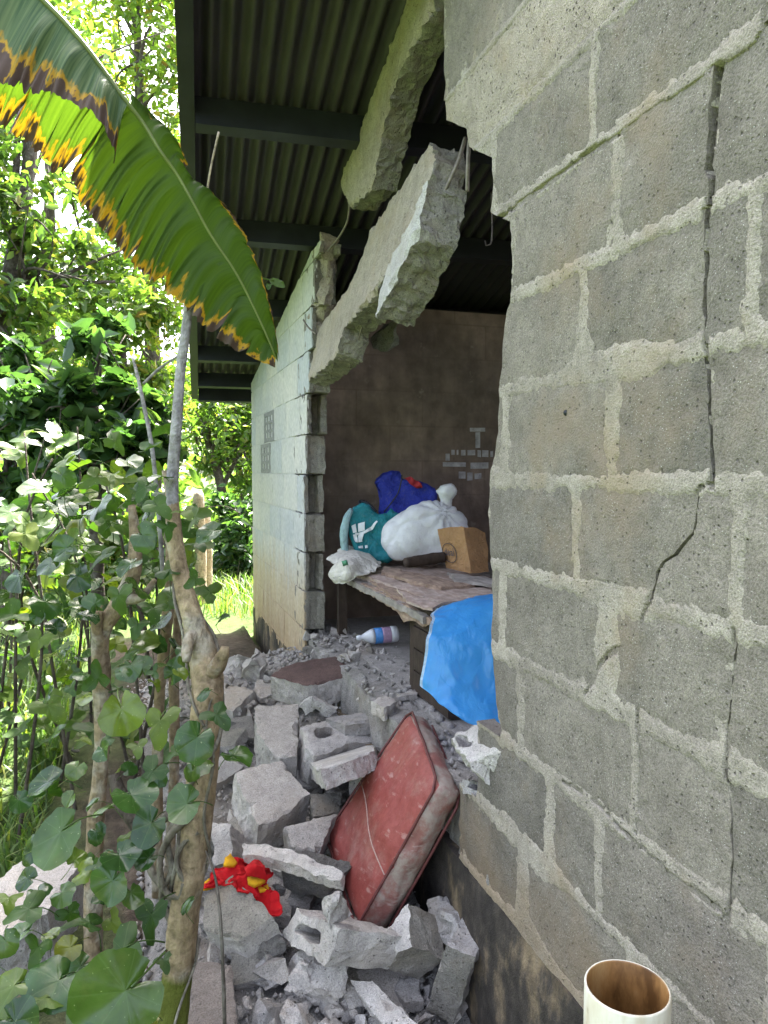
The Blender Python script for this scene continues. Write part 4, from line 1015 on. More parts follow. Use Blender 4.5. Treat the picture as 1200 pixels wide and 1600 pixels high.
soft('bag_body', [(547, 806), (553, 793), (566, 786), (580, 790), (592, 802), (606, 800), (612, 793), (628, 802), (640, 830), (630, 862), (606, 880), (575, 876), (556, 862), (548, 838)], 3.72, .14, M['teal'], tt_, (.1, .15), wrinkle=.012, **tk)
x0, y0 = 547, 806; p0 = P(x0, y0, 3.72)
tpl = lambda off: [p0 - FW * off, p0 + RT + FW * .1 - FW * off, p0 + UP + FW * .15 - FW * off]
for k, pg in enumerate([[(551, 821), (558, 818), (560, 831), (553, 833)], [(562, 818), (572, 815), (571, 828), (562, 830)], [(553, 835), (560, 834), (561, 847), (557, 846)], [(562, 833), (570, 830), (568, 846), (562, 847)],
                        [(556, 833), (570, 829), (582, 822), (589, 813), (591, 815), (584, 826), (571, 833), (557, 836)], [(571, 851), (575, 850), (575, 855), (571, 855)], [(561, 852), (568, 851), (568, 855), (561, 855)]]):
    plate('white_print', pg, .0015, M['print_white'], cat=None, planepts=tpl(.010 if k != 4 else .0115), parent=tt_, step=.008, wrinkle=.010, jit=0, amp=.010, chip=0, rows=1, seed=161, freq=9.)
tube('strap', pxpath([(540, 866, 3.72, 5), (537, 840, 3.72, 7), (541, 812, 3.72, 6), (549, 796, 3.74, 4)]), M['palestrap'], tt_, seg=8, n=14, bump=.3)
tube('handle', pxpath([(562, 790, 3.8, 2.5), (563, 783, 3.82, 2.5), (575, 787, 3.82, 2.5), (588, 800, 3.8, 2.5)]), M['steel'], tt_, seg=6, n=12)
bb = empty('blue_bag', Q(635, 878, .66), 'royal blue shopping bag with a red strip behind the white sack', 'bag')
soft('bag_body', [(588, 760), (590, 744), (600, 735), (612, 731), (624, 733), (632, 744), (650, 748), (668, 754), (680, 762), (683, 790), (678, 860), (600, 862), (589, 800)], 3.9, .1, M['bluebag'], bb, (-.05, .1), seed=163, amp=.014, freq=8., wrinkle=.02)
soft('red_strip', [(631, 746), (640, 744), (656, 754), (660, 762), (652, 764), (640, 756)], 3.875, .008, M['red_strap'], bb, seed=164, amp=.004, chip=.002, step=.015)
tube('seam', pxpath([(600, 800, 3.89, 1), (622, 770, 3.885, 1), (628, 742, 3.89, 1)]), M['steel'], bb, seg=6, n=10)
def blob(name, c, r, mat, parent, seed, amp=.02, ex=(.8, .8), flat=-.6, fold=.01, nu=40, nv=56, freq=6., orient=None, neck=None):
    th = np.linspace(-math.pi / 2, math.pi / 2, nu); ph = np.linspace(0, 2 * math.pi, nv, endpoint=False)
    T_, PH = np.meshgrid(th, ph, indexing='ij')
    sp = lambda a, e: np.sign(a) * np.abs(a) ** e
    X = sp(np.cos(T_), ex[0]) * sp(np.cos(PH), ex[1]) * r[0]; Y_ = sp(np.cos(T_), ex[0]) * sp(np.sin(PH), ex[1]) * r[1]; Z_ = np.maximum(sp(np.sin(T_), ex[0]), flat) * r[2]
    if neck is not None: Z_ = np.where(Z_ > 0, Z_ * (.55 + .5 * sstep(-.24, .06, X)), Z_)
    Vv = np.stack([X, Y_, Z_], -1).reshape(-1, 3)
    L_ = Vv.copy()
    dirn = Vv / (np.linalg.norm(Vv, axis=1, keepdims=True) + 1e-9)
    Vv += vec_noise(L_, freq, seed) * amp * np.clip(Vv[:, 2:] / r[2] + 1.1, .1, 1)
    an = np.arctan2(L_[:, 1], L_[:, 0])
    Vv -= dirn * (fold * (1 - np.abs(vn(np.stack([L_[:, 0] * freq * 3, L_[:, 1] * freq * 3, L_[:, 2] * freq * 1.2 + seed], -1))))[:, None] ** 4)
    wq = vec_noise(L_, 6, seed) * .06
    for ax_a, kf, lf2 in ((.9, 15, 3), (2.3, 11, 2.5)):
        c_ = L_[:, 0] * math.cos(ax_a) + L_[:, 2] * math.sin(ax_a) + wq[:, 0]; d_ = -L_[:, 0] * math.sin(ax_a) + L_[:, 2] * math.cos(ax_a) + wq[:, 1]
        Vv -= dirn * (.006 * (1 - np.abs(vn(np.stack([c_ * kf, d_ * lf2, L_[:, 1] * 3 + ax_a], -1))))[:, None] ** 4)
    if neck is not None:
        dx, dz = L_[:, 0] - neck[0], L_[:, 2] - neck[1]; dd = np.hypot(dx, dz); aa_ = np.arctan2(dz, dx)
        Vv -= dirn * (.026 * (1 - np.abs(np.sin(aa_ * 6 + 1.5 * vn(L_ * 9))))[:, None] ** 2 * np.exp(-dd / .13)[:, None])
    if orient is not None: Vv = Vv @ np.array(orient)
    return mk(name, Vv + np.asarray(c), grid_faces(nu, nv, True), mat, parent, True)
OR = [RT, [math.sin(TH), math.cos(TH), 0], [0, 0, 1]]
ws = empty('white_sack', Q(660, 880, .66), 'bulging white woven sack with tied neck on the rotten table', 'sack')
cw = Q(662, 878, .66); cw = P(664, 834, 3.72)
blob('sack_body', cw, (.235, .13, .165), M['woven'], ws, 165, .03, (.75, .8), -.82, .012, nu=70, nv=110, freq=4., orient=OR, neck=(.10, .13))
nk = P(697, 790, 3.72)
tube('tied_neck', [list(nk + [0, 0, -.05]) + [.055], list(nk + [0, 0, .0]) + [.026], list(nk + [0, 0, .03]) + [.032], list(nk + [.005, 0, .075]) + [.05], list(nk + [.0, 0, .105]) + [.03]], M['woven'], ws, seg=22, n=26, bump=.35, bf=45)
cs = empty('cream_sack', Q(548, 892, .66), 'crumpled cream sack with green print hanging over the table corner', 'sack')
crumple('sack_cloth', [[P(520, 868, 3.72), P(545, 856, 3.8), P(575, 862, 3.8), P(600, 868, 3.8)], [P(513, 874, 3.6), P(540, 866, 3.62), P(570, 872, 3.62), P(595, 880, 3.65)],
                       [P(524, 884, 3.5), P(548, 882, 3.45), P(566, 884, 3.48), P(588, 890, 3.5)], [P(514, 898, 3.5), P(540, 900, 3.42), P(556, 898, 3.44), P(568, 898, 3.42)], [P(520, 908, 3.5), P(536, 912, 3.45), P(548, 908, 3.44), P(556, 902, 3.42)]], 36, 40, M['cream'], cs, amp=.016, freq=14, seed=9, ridge=.014)
soft('green_print', [(533, 877), (541, 874), (544, 882), (535, 885)], 3.405, .002, M['green_print'], cs, seed=1, amp=.002, chip=0, step=.01)
# paper bag
pb = empty('paper_bag', Q(728, 896, .68), 'brown paper bag with an oval stamp beside the white sack', 'bag')
b0, b1, b2 = Q(697, 887, .685), Q(738, 897, .685), Q(764, 893, .685); b3 = b0 + (b2 - b1)
t0, t1, t2 = P(684, 827, 3.55), P(724, 821, 3.38), P(757, 832, 3.48); t3 = t0 + (t2 - t1)
Lp = []; nb2 = 14; nh = 16
for i in range(nh):
    f = i / (nh - 1); cs4 = [b0 + (t0 - b0) * f, b1 + (t1 - b1) * f, b2 + (t2 - b2) * f, b3 + (t3 - b3) * f]; rg = []
    for k in range(4):
        for j in range(nb2): rg.append(cs4[k] + (cs4[(k + 1) % 4] - cs4[k]) * j / nb2)
    Lp.append(rg)
V = np.array(Lp).reshape(-1, 3); side = np.tile(np.repeat([0, 1, 1, 1], nb2), nh)
V += vec_noise(V, 12, 8) * np.where(side == 0, .003, .010)[:, None] + (1 - np.abs(vn(V * 22)))[:, None] ** 4 * .006 * np.array([-.5, -.8, 0])* (side[:, None] == 1)
fq = grid_faces(nh, 4 * nb2, True)
mk('bag_body', V, fq.tolist() + [list(range(4 * nb2))], M['kraft'], pb, False)
nF = np.cross(b1 - b0, t0 - b0); nF /= np.linalg.norm(nF)
if nF @ (CAM - b0) < 0: nF = -nF
def onbag(u, v, o=.0045): return (1 - v) * ((1 - u) * b0 + u * b1) + v * ((1 - u) * t0 + u * t1) + nF * o
rg = []
for i in range(32):
    a_ = 2 * math.pi * i / 32; rg.append(list(onbag(.30 + .27 * math.cos(a_), .40 + .23 * math.sin(a_))) + [.0016])
tube('oval_stamp', rg + [rg[0]], M['print_dark'], pb, seg=4)
tc = bpy.data.curves.new('stamp_text', 'FONT'); tc.body = 'deal'; tc.size = 1; tc.align_x = 'CENTER'; tc.resolution_u = 2
to = bpy.data.objects.new('stamp_text', tc); COL.objects.link(to)
bpy.context.view_layer.update(); dg = bpy.context.evaluated_depsgraph_get(); tme = to.evaluated_get(dg).to_mesh()
tv = np.array([v.co[:] for v in tme.vertices]); tf = [list(p_.vertices) for p_ in tme.polygons]; print('TEXT', len(tv), tv.min(0), tv.max(0)); to.evaluated_get(dg).to_mesh_clear()
bpy.data.objects.remove(to)
mk('stamp_text', np.array([onbag(.32 + x * .24, .34 + y * .26, .0075) for x, y, _ in tv]), tf, M['print_dark'], pb)
lg = tube('bark_roll', pxpath([(634, 880, 3.42, 8), (650, 877, 3.45, 9), (672, 873, 3.48, 9), (694, 871, 3.5, 8)]), M['bark_roll'] if 'bark_roll' in M else M['dark_wood'], None, 14, .25, 4, 20)
tag(lg, 'dark brown rough roll lying in front of the white sack', 'roll')
# bleach bottle
M['bottle'] = simple('white_plastic', (.62, .63, .68), .35, .08, 20, .05, .5); M['lab_blue'] = simple('blue_label', (.06, .22, .55), .4, .2, 90, .05); M['lab_pink'] = simple('pink_label', (.42, .28, .42), .4, .3, 90, .05)
ba, bz = P(557, 997, 3.55), P(621, 990, 3.6)
ax_ = (bz - ba); Lb = np.linalg.norm(ax_); ax_ /= Lb
prof = [(0, .010), (.05, .012), (.09, .013), (.12, .011), (.2, .02), (.34, .034), (.42, .039), (.43, .0385), (.60, .0385), (.61, .039), (.66, .0385), (.80, .0385), (.82, .039), (.9, .0395), (.97, .039), (1., .034)]
bo = empty('bleach_bottle', ba * .5 + bz * .5 - [0, 0, .04], 'white plastic bottle with blue label lying under the table', 'bottle')
for nm, i0, i1, mt in [('bottle_body', 0, 7, 'bottle'), ('label', 7, 10, 'lab_blue'), ('label', 9, 13, 'lab_pink'), ('bottle_base', 12, 16, 'bottle')]:
    tube(nm, [list(ba + ax_ * Lb * t) + [r] for t, r in prof[i0:i1]], M[mt], bo, seg=24)
# blue plastic sheet over a crate
def tarp():
    m = N('blue_plastic_sheet'); p = m.pos(); n1 = m.noise(p, 9, 4); n2 = m.noise(p, 120, 3)
    col = m.mix(m.ramp(n1, [(.3, 0), (.7, 1)]), (.05, .34, .76), (.10, .45, .86))
    cr = m.math('ADD', m.math('ABSOLUTE', m.math('SUBTRACT', m.noise(m.scale(p, (1, 1, .45)), 10, 3, .5, 1.4), .5)), m.math('MULTIPLY', m.math('ABSOLUTE', m.math('SUBTRACT', m.noise(p, 26, 2, .5, 1.), .5)), .5))
    col = m.mix(m.ramp(cr, [(.0, .35), (.06, 0)]), col, (.10, .42, .85))
    m.fin(col, .3, m.bump(cr, .4, .02), .55)
    tr = m.n('BsdfTranslucent', {'Color': (.03, .22, .7, 1)}); mx = m.n('MixShader', {0: .4})
    m.t.links.new(m.b.outputs[0], mx.inputs[1]); m.t.links.new(tr.outputs[0], mx.inputs[2]); m.t.links.new(mx.outputs[0], m.out.inputs[0])
    return m.m
M['tarp'] = tarp(); M['tarp_backlit_edge'] = fabric('backlit_plastic_edge', (.33, .45, .58), .4)  # paler colour paints the backlight along the sheet's left edge
tp = empty('blue_plastic_sheet', Q(730, 1140, .30), 'bright blue plastic sheet draped over a crate behind the wall edge', 'sheet')
crumple('sheet', [[P(690, 948, 2.75), P(730, 938, 2.8), P(780, 930, 2.8), P(850, 925, 2.8)], [P(674, 962, 2.40), P(715, 951, 2.44), P(768, 939, 2.46), P(850, 932, 2.5)],
                  [P(667, 990, 2.33), P(708, 985, 2.33), P(765, 985, 2.34), P(850, 985, 2.36)], [P(660, 1040, 2.30), P(700, 1060, 2.26), P(762, 1075, 2.26), P(850, 1080, 2.3)],
                  [P(655, 1070, 2.28), P(692, 1102, 2.22), P(752, 1136, 2.17), P(800, 1128, 2.17), P(850, 1120, 2.2)]][:4] + [[P(655, 1072, 2.28), P(695, 1104, 2.22), P(754, 1137, 2.17), P(850, 1122, 2.2)]],
        70, 70, M['tarp'], tp, amp=.012, freq=10, seed=12, thick=.0015, ridge=.010, mats=[M['tarp'], M['tarp_backlit_edge']], midf=lambda a, b: 1 if b < .05 else 0)
cr = empty('wooden_crate', P(740, 1010, 2.62) * [1, 1, 0] + [0, 0, .3], 'dark wooden crate hidden under the blue plastic sheet', 'crate')
cq = P(745, 1000, 2.66)
for k in range(4): simple_box('board', (cq[0] - .17, cq[1] - .14, .31 + k * .085), (cq[0] + .28, cq[1] + .2, .31 + k * .085 + .078), M['dark_wood'], cr)
# ------------------------------------------------------------------ foliage materials
def leafmat(name, stops, trans=.35, rough=.4, island=True, veins=False, tcol=None, spec=.5):
    m = N(name); p = m.pos()
    rn = m.n('NewGeometry').outputs['Random Per Island'] if island else m.n('ObjectInfo').outputs['Random']
    col = m.ramp(rn, stops)
    n1 = m.noise(p, 3.5 if island else 25, 3); col = m.mix(1., col, m.ramp(n1, [(.25, .7), (.75, 1.3)]), 'MULTIPLY')
    nrm = None
    if veins:
        at = m.n('Attribute', attribute_name='ang').outputs['Fac']; ar = m.n('Attribute', attribute_name='rad').outputs['Fac']
        s = m.math('ABSOLUTE', m.math('SINE', m.math('MULTIPLY', at, 3.5)))
        v = m.math('SUBTRACT', 1., m.math('MULTIPLY', s, m.math('ADD', m.math('MULTIPLY', ar, 9.), 2.)), clamp=True)
        sp = m.noise(p, 160, 2); spots = m.ramp(sp, [(.70, 0), (.74, 1)])
        col = m.mix(m.math('MULTIPLY', v, .42), col, (.09, .15, .05)); col = m.mix(m.math('MULTIPLY', spots, .5), col, (.35, .40, .2))
        ed = m.math('ADD', ar, m.math('MULTIPLY', m.noise(p, 40, 3), .5)); col = m.mix(m.ramp(ed, [(1.16, 0), (1.26, .7)]), col, (.22, .17, .05))
        mo = m.noise(p, 14, 4, .65); col = m.mix(m.ramp(mo, [(.55, 0), (.75, .55)]), col, (.10, .12, .03)); col = m.mix(m.ramp(m.noise(p, 33, 4, .7), [(.66, 0), (.72, .7)]), col, (.13, .075, .03))
        nrm = m.bump(m.math('ADD', m.math('MULTIPLY', s, .7), m.noise(p, 55, 3)), .2, .004)
    m.fin(col, rough, nrm, spec)
    tr = m.n('BsdfTranslucent', {'Color': m.mix(1., col, tcol or (1.6, 1.9, .7), 'MULTIPLY')}); mx = m.n('MixShader', {0: trans})
    m.t.links.new(m.b.outputs[0], mx.inputs[1]); m.t.links.new(tr.outputs[0], mx.inputs[2]); m.t.links.new(mx.outputs[0], m.out.inputs[0])
    return m.m
M['leaf_bright'] = leafmat('bright_canopy_leaves', [(0, (.07, .12, .025)), (.4, (.11, .17, .035)), (.8, (.15, .20, .045)), (.95, (.22, .19, .04)), (1, (.2, .12, .05))], .5, .35)
M['leaf_mid'] = leafmat('mid_green_leaves', [(0, (.05, .095, .022)), (.5, (.085, .145, .035)), (.9, (.13, .18, .04)), (1, (.2, .17, .05))], .45, .4)
M['leaf_dark'] = leafmat('dark_glossy_leaves', [(0, (.028, .062, .024)), (.6, (.05, .10, .036)), (1, (.08, .13, .04))], .35, .25)
M['leaf_shrub'] = leafmat('shrub_leaf', [(0, (.022, .052, .010)), (.5, (.042, .085, .014)), (.85, (.07, .11, .013)), (1, (.11, .14, .014))], .35, .45, False, True, spec=.3)
M['leaf_round'] = leafmat('round_leaf', [(0, (.015, .042, .010)), (.35, (.026, .064, .013)), (.6, (.036, .080, .016)), (.85, (.058, .10, .016)), (.95, (.095, .135, .016)), (1, (.15, .15, .02))], .25, .24, False, True, spec=.45)
M['grass'] = leafmat('grass_blades', [(0, (.05, .10, .02)), (.6, (.09, .15, .03)), (1, (.17, .18, .05))], .4, .5)
M['far'] = leafmat('far_thicket', [(0, (.05, .09, .02)), (.6, (.09, .15, .04)), (1, (.15, .18, .05))], .45, .4)
def barkm(name, c1, c2, moss=None, lich=(.38, .36, .30)):
    m = N(name); p = m.pos(); z = m.sep(p)[2]
    n1 = m.noise(m.scale(p, (18, 18, 5)), 1.5, 5, .65); n2 = m.noise(p, 45, 5, .6); n3 = m.noise(p, 9, 4)
    col = m.mix(m.ramp(n1, [(.35, 0), (.65, 1)]), c1, c2)
    col = m.mix(m.ramp(n3, [(.52, 0), (.62, .6)]), col, lich)
    col = m.mix(1., col, m.ramp(n2, [(.25, .45), (.5, 1.), (.75, 1.4)]), 'MULTIPLY')
    if moss is not None:
        f = m.math('ADD', z, m.math('MULTIPLY', n3, .12)); col = m.mix(m.ramp(f, [(moss - .0 + .5, 1), (moss + .012 + .5, 0)]) if False else m.math('MULTIPLY', m.math('SUBTRACT', moss, f), 40., clamp=True), col, (.10, .115, .02))
    return m.fin(col, .9, m.bump(m.math('ADD', n1, n2), 1., .014), .2)
M['bark'] = barkm('grey_brown_bark', (.17, .125, .075), (.30, .235, .15), None)
M['bark_moss'] = barkm('mossy_bark', (.20, .145, .085), (.34, .265, .165), .085)
M['bark_dark'] = barkm('dark_bark', (.05, .04, .032), (.09, .075, .06), None, (.14, .13, .11))
M['stem_grey'] = barkm('smooth_grey_stem', (.22, .21, .20), (.30, .29, .28), None, (.36, .36, .35))
M['root'] = barkm('pale_twisted_root', (.13, .115, .09), (.20, .18, .14), None)

# ------------------------------------------------------------------ single-leaf meshes (petiole included), unit size, tip along +Y
def leaf_mesh(name, kind, seed, mat):
    rs_ = np.random.RandomState(seed); ns, nr = 36, 6
    th = np.linspace(-math.pi / 2, 1.5 * math.pi, ns, endpoint=False)      # starts at the notch by the petiole
    a = th + math.pi / 2
    if kind == 'round': r = .40 + .09 * np.sin(th) + .035 * np.abs(np.sin(a * 4.5 + .3)) + .008 * np.abs(np.sin(a * 14)) - .26 * np.exp(-(np.minimum(a, 2 * math.pi - a) / .22) ** 2)
    elif kind == 'lobed': r = .34 + .10 * np.cos(3 * (th - math.pi / 2)) + .12 * np.exp(-((th - math.pi / 2) / .35) ** 2) + .02 * np.sin(a * 11) - .18 * np.exp(-(np.minimum(a, 2 * math.pi - a) / .2) ** 2)
    else: r = 1 / np.sqrt((np.cos(th) / .26) ** 2 + (np.sin(th) / .5) ** 2) + .01 * np.sin(a * 9) + .06 * np.exp(-((th - math.pi / 2) / .2) ** 2)
    r = r * (1 + .02 * rs_.randn(ns)) * (1 + rs_.uniform(.03, .13) * np.sin(2 * th + rs_.uniform(0, 6)) + rs_.uniform(0, .08) * np.sin(3 * th + rs_.uniform(0, 6)))
    vf, crl = rs_.uniform(-.05, .28), rs_.uniform(-.25, .12)
    V = []; A = []; R0 = []
    cup, wav, ph = rs_.uniform(-.6, .3), rs_.uniform(.02, .055), rs_.uniform(0, 6)
    for i in range(nr):
        f = (i + .02) / (nr - 1); rr_ = r * f
        x, y = rr_ * np.cos(th), rr_ * np.sin(th)
        z = cup * (rr_ ** 2) + wav * f ** 2 * np.sin(3 * th + ph) + .018 * f * f * np.sin(5 * th + ph * 2) - .10 * np.maximum(y, 0) ** 2 - .07 * np.exp(-(x / .14) ** 2) * f + vf * np.abs(x) + crl * np.maximum(rr_ - .28, 0) ** 1.5 * 3 + .012 * f * np.abs(np.sin(a * 4.5)) 
        V.append(np.stack([x, y, z], -1)); A.append(a); R0.append(np.full(ns, f))
    V = np.concatenate(V); A = np.concatenate(A); R0 = np.concatenate(R0)
    fq = grid_faces(nr, ns, True).tolist(); n0 = len(V)
    b = np.array([0, -.06, .0]) if kind != 'oval' else np.array([0, -.48, 0])
    pv, pf = tube_geo([list(b) + [.012], list(b + [.02, -.16, -.13]) + [.011], list(b + [.03, -.3, -.34]) + [.013], list(b + [.02, -.42, -.62]) + [.016]], 5, 0, 0, 8, n0)
    V = np.concatenate([V, pv]); A = np.concatenate([A, np.zeros(len(pv))]); R0 = np.concatenate([R0, np.full(len(pv), .3)])
    me = bpy.data.meshes.new(name); me.from_pydata(V.tolist(), [], fq + pf); me.materials.append(mat)
    me.polygons.foreach_set('use_smooth', np.ones(len(me.polygons), dtype=bool))
    for nme, val in (('ang', A), ('rad', R0)):
        t = me.attributes.new(nme, 'FLOAT', 'POINT'); t.data.foreach_set('value', val.astype(np.float32))
    me.update(); return me
LR = [leaf_mesh('round_leaf', 'round', 10 + k, M['leaf_round']) for k in range(14)]
LL = [leaf_mesh('lobed_leaf', 'lobed', 30 + k, M['leaf_shrub']) for k in range(10)]
LO = [leaf_mesh('oval_leaf', 'oval', 50 + k, M['leaf_shrub']) for k in range(5)]
def add_leaf(meshes, pos, size, nrm, tip, parent, rnd_):
    n = np.asarray(nrm, float); n /= np.linalg.norm(n); t = np.asarray(tip, float); t = t - n * (t @ n); t /= np.linalg.norm(t) + 1e-9
    x = np.cross(t, n)
    o = bpy.data.objects.new('leaf', rnd_.choice(meshes)); COL.objects.link(o)
    place(o, pos, parent)
    o.rotation_euler = Matrix(np.stack([x, t, n], 1).tolist()).to_euler(); o.scale = (size,) * 3
    return o
TOC = -FW                                                   # towards the viewer
# ------------------------------------------------------------------ foreground shrub: knotted trunk with round leaves
sh = empty('round_leaf_shrub', Q(262, 1640, -.2), 'knotted pale trunk with moss at its foot and big round leaves beside the rubble', 'shrub')
tube('trunk', pxpath([(258, 1700, 1.62, 26), (268, 1600, 1.66, 25), (278, 1520, 1.68, 23), (288, 1430, 1.7, 23), (300, 1340, 1.72, 24), (312, 1240, 1.74, 24), (320, 1150, 1.76, 24), (325, 1080, 1.78, 25), (316, 1020, 1.8, 22), (303, 975, 1.8, 18), (290, 930, 1.82, 15), (279, 880, 1.84, 13), (272, 830, 1.86, 12), (269, 770, 1.88, 10)]),
     M['bark_moss'], sh, 28, .16, 2, 110, bf=26)
tube('stem', pxpath([(269, 800, 1.87, 10), (270, 740, 1.88, 9.5), (276, 660, 1.88, 8.5), (282, 580, 1.9, 8), (291, 510, 1.9, 7.5), (297, 440, 1.92, 6.5), (306, 380, 1.95, 5)]), M['stem_grey'], sh, 12, .06, 3, 30)
tube('branch', pxpath([(306, 985, 1.8, 13), (296, 1000, 1.76, 11), (292, 1020, 1.74, 9), (291, 1034, 1.73, 6)]), M['bark'], sh, 12, .3, 4, 20)
tube('branch', pxpath([(326, 1060, 1.78, 14), (340, 1040, 1.76, 12), (349, 1022, 1.75, 9), (352, 1010, 1.75, 6)]), M['bark'], sh, 14, .3, 5, 18, bf=40)
tube('branch', pxpath([(240, 1320, 1.76, 15), (212, 1285, 1.78, 13), (190, 1250, 1.8, 12), (178, 1210, 1.82, 9)]), M['bark_dark'], sh, 10, .2, 6, 22)
for k, pt in enumerate([[(300, 1275, 1.70, 6), (270, 1300, 1.70, 6), (250, 1345, 1.70, 5), (258, 1392, 1.69, 5), (280, 1402, 1.68, 4), (286, 1380, 1.68, 3)], [(285, 1268, 1.73, 6), (262, 1310, 1.71, 5), (268, 1360, 1.70, 5), (252, 1400, 1.70, 5), (274, 1450, 1.69, 7)],
                       [(262, 1272, 1.76, 7), (232, 1310, 1.76, 8), (236, 1360, 1.74, 6), (262, 1395, 1.71, 6), (280, 1440, 1.69, 7)], [(310, 1300, 1.70, 4), (284, 1322, 1.69, 4), (276, 1350, 1.685, 4), (292, 1385, 1.685, 4)]]):
    tube('twisted_root', pxpath(pt), M['root'], sh, 9, .15, 10 + k, 26)
for k, (ph0, tw, rr0) in enumerate([(0., 9., .005), (2.2, -7., .004), (4.1, 12., .003)]):
    cp = smooth_path(np.array(pxpath([(262, 1660, 1.63, 26), (278, 1520, 1.68, 24), (300, 1340, 1.72, 25), (320, 1150, 1.76, 25), (316, 1020, 1.8, 23), (290, 930, 1.82, 16), (272, 830, 1.86, 13)])), 60); vp = []
    for i_, (x_, y_, z_, r_q) in enumerate(cp):
        a_ = ph0 + tw * i_ / 60 + .5 * math.sin(i_ * .4 + k); vp.append([x_ + math.cos(a_) * (r_q + .003), y_ + math.sin(a_) * (r_q + .003), z_, rr0])
    tube('clinging_vine', vp, M['root'], sh, 6, .2, 50 + k)
rl = random.Random(8)
def jn(s): return np.array([rl.gauss(0, s), rl.gauss(0, s), rl.gauss(0, s)])
BL = [(190, 1108, 1.62, 44, 0), (250, 1126, 1.58, 40, 0), (308, 1152, 1.55, 42, 0), (338, 1116, 1.6, 34, 1), (366, 1180, 1.6, 30, 2), (160, 1172, 1.66, 24, 0), (205, 1242, 1.56, 40, 1), (238, 1205, 1.6, 42, 0), (236, 1286, 1.52, 36, 0), (292, 1256, 1.54, 36, 0),
      (75, 1222, 1.5, 42, 2), (95, 1300, 1.46, 50, 0), (186, 1336, 1.5, 36, 1), (176, 1376, 1.47, 42, 0), (150, 1300, 1.56, 22, 0), (45, 1420, 1.42, 42, 1), (14, 1402, 1.45, 30, 2), (140, 1442, 1.45, 34, 2), (236, 1430, 1.5, 42, 0), (192, 1484, 1.4, 56, 1), (196, 1548, 1.32, 88, 0),
      (92, 1532, 1.36, 58, 1), (140, 1574, 1.35, 46, 0), (22, 1540, 1.35, 40, 1), (22, 1596, 1.3, 44, 0), (110, 1075, 1.75, 18, 0), (190, 1050, 1.8, 16, 1), (128, 1052, 1.8, 18, 2), (60, 1392, 1.46, 26, 2), (96, 1395, 1.48, 28, 1), (240, 1050, 1.7, 14, 0), (175, 1440, 1.48, 26, 0),
      (205, 1395, 1.5, 24, 1), (60, 1480, 1.4, 30, 2), (275, 1175, 1.62, 20, 1), (215, 1165, 1.66, 24, 1), (255, 1500, 1.52, 22, 2), (225, 1590, 1.34, 40, 1), (320, 1080, 1.68, 18, 2), (165, 1260, 1.6, 24, 2), (120, 1200, 1.65, 20, 1), (30, 1250, 1.6, 24, 1), (280, 1050, 1.7, 16, 2),
      (70, 1560, 1.33, 40, 2), (172, 1608, 1.3, 50, 1), (110, 1480, 1.42, 26, 0), (300, 1205, 1.6, 22, 0), (232, 1340, 1.52, 22, 1), (8, 1470, 1.42, 30, 0), (150, 1350, 1.52, 26, 2)]
ML0 = [(rl.uniform(60, 320), rl.uniform(780, 1100), rl.uniform(1.7, 2.0), 20, 0) for _ in range(60)]
for x, y, Z, s, k in BL:
    c = P(x, y, Z); nr_ = [TOC * 1.0 + UP * .55, TOC * .55 + UP * .9, TOC * .28 + UP * 1.0][k] + RT * rl.uniform(-.6, .6) + jn(.15)
    tip = RT * rl.uniform(-1, 1) - UP * rl.uniform(.1, .9) + TOC * .35
    add_leaf(LR if rl.random() < .6 else LL, c, rl.uniform(1.6, 2.0) * s * Z / F, nr_, tip, sh, rl)
ML = [(185, 930, 1.85, 26, 0), (165, 866, 1.95, 24, 1), (222, 836, 1.85, 24, 0), (333, 830, 1.78, 24, 1), (155, 790, 2.0, 26, 1), (246, 790, 1.8, 24, 0), (92, 792, 2.1, 26, 1), (60, 760, 2.2, 26, 1), (228, 760, 1.9, 22, 0), (262, 822, 1.8, 20, 1), (120, 900, 2.1, 24, 0), (70, 940, 2.0, 26, 1), (30, 900, 2.1, 26, 0), (132, 962, 1.9, 22, 1), (205, 880, 1.9, 22, 1),
      (110, 845, 2.1, 24, 0), (40, 835, 2.2, 28, 0), (150, 745, 2.1, 24, 0), (200, 720, 2.0, 22, 1), (100, 720, 2.2, 24, 1), (240, 950, 1.85, 26, 2), (215, 975, 1.88, 20, 1), (305, 905, 1.75, 18, 0), (288, 798, 1.78, 20, 1), (180, 690, 2.1, 20, 0), (255, 745, 1.85, 20, 2), (80, 880, 2.1, 22, 1), (20, 960, 2.0, 28, 1), (60, 1000, 1.95, 24, 0), (100, 1010, 1.9, 22, 2), (15, 800, 2.2, 24, 1), (130, 700, 2.1, 20, 1)]
for x, y, Z, s, k in ML:
    nr_ = [TOC * 1.0 + UP * .5, TOC * .5 + UP * .9, TOC * .25 + UP * 1.0][k] + RT * rl.uniform(-.8, .8) + jn(.2)
    add_leaf(LL if rl.random() < .6 else LR, P(x, y, Z), 2.2 * s * Z / F, nr_, RT * rl.uniform(-1, 1) - UP * rl.uniform(.2, 1) + TOC * .3, sh, rl)
for q_ in range(120):
    x, y, Z, s, k = rl.choice(BL + ML0); x += rl.gauss(0, 45); y += rl.gauss(0, 45); k = rl.choice([0, 1, 1, 2]); Z += rl.uniform(.05, .3); s = rl.uniform(12, 30)
    if x > 330: continue
    add_leaf(LR if rl.random() < .6 else LL, P(x, y, Z), 1.9 * s * Z / F, [TOC + UP * .5, TOC * .5 + UP * .9, TOC * .25 + UP][k] + RT * rl.uniform(-.9, .9) + jn(.25), jn(1) - UP * .6, sh, rl)
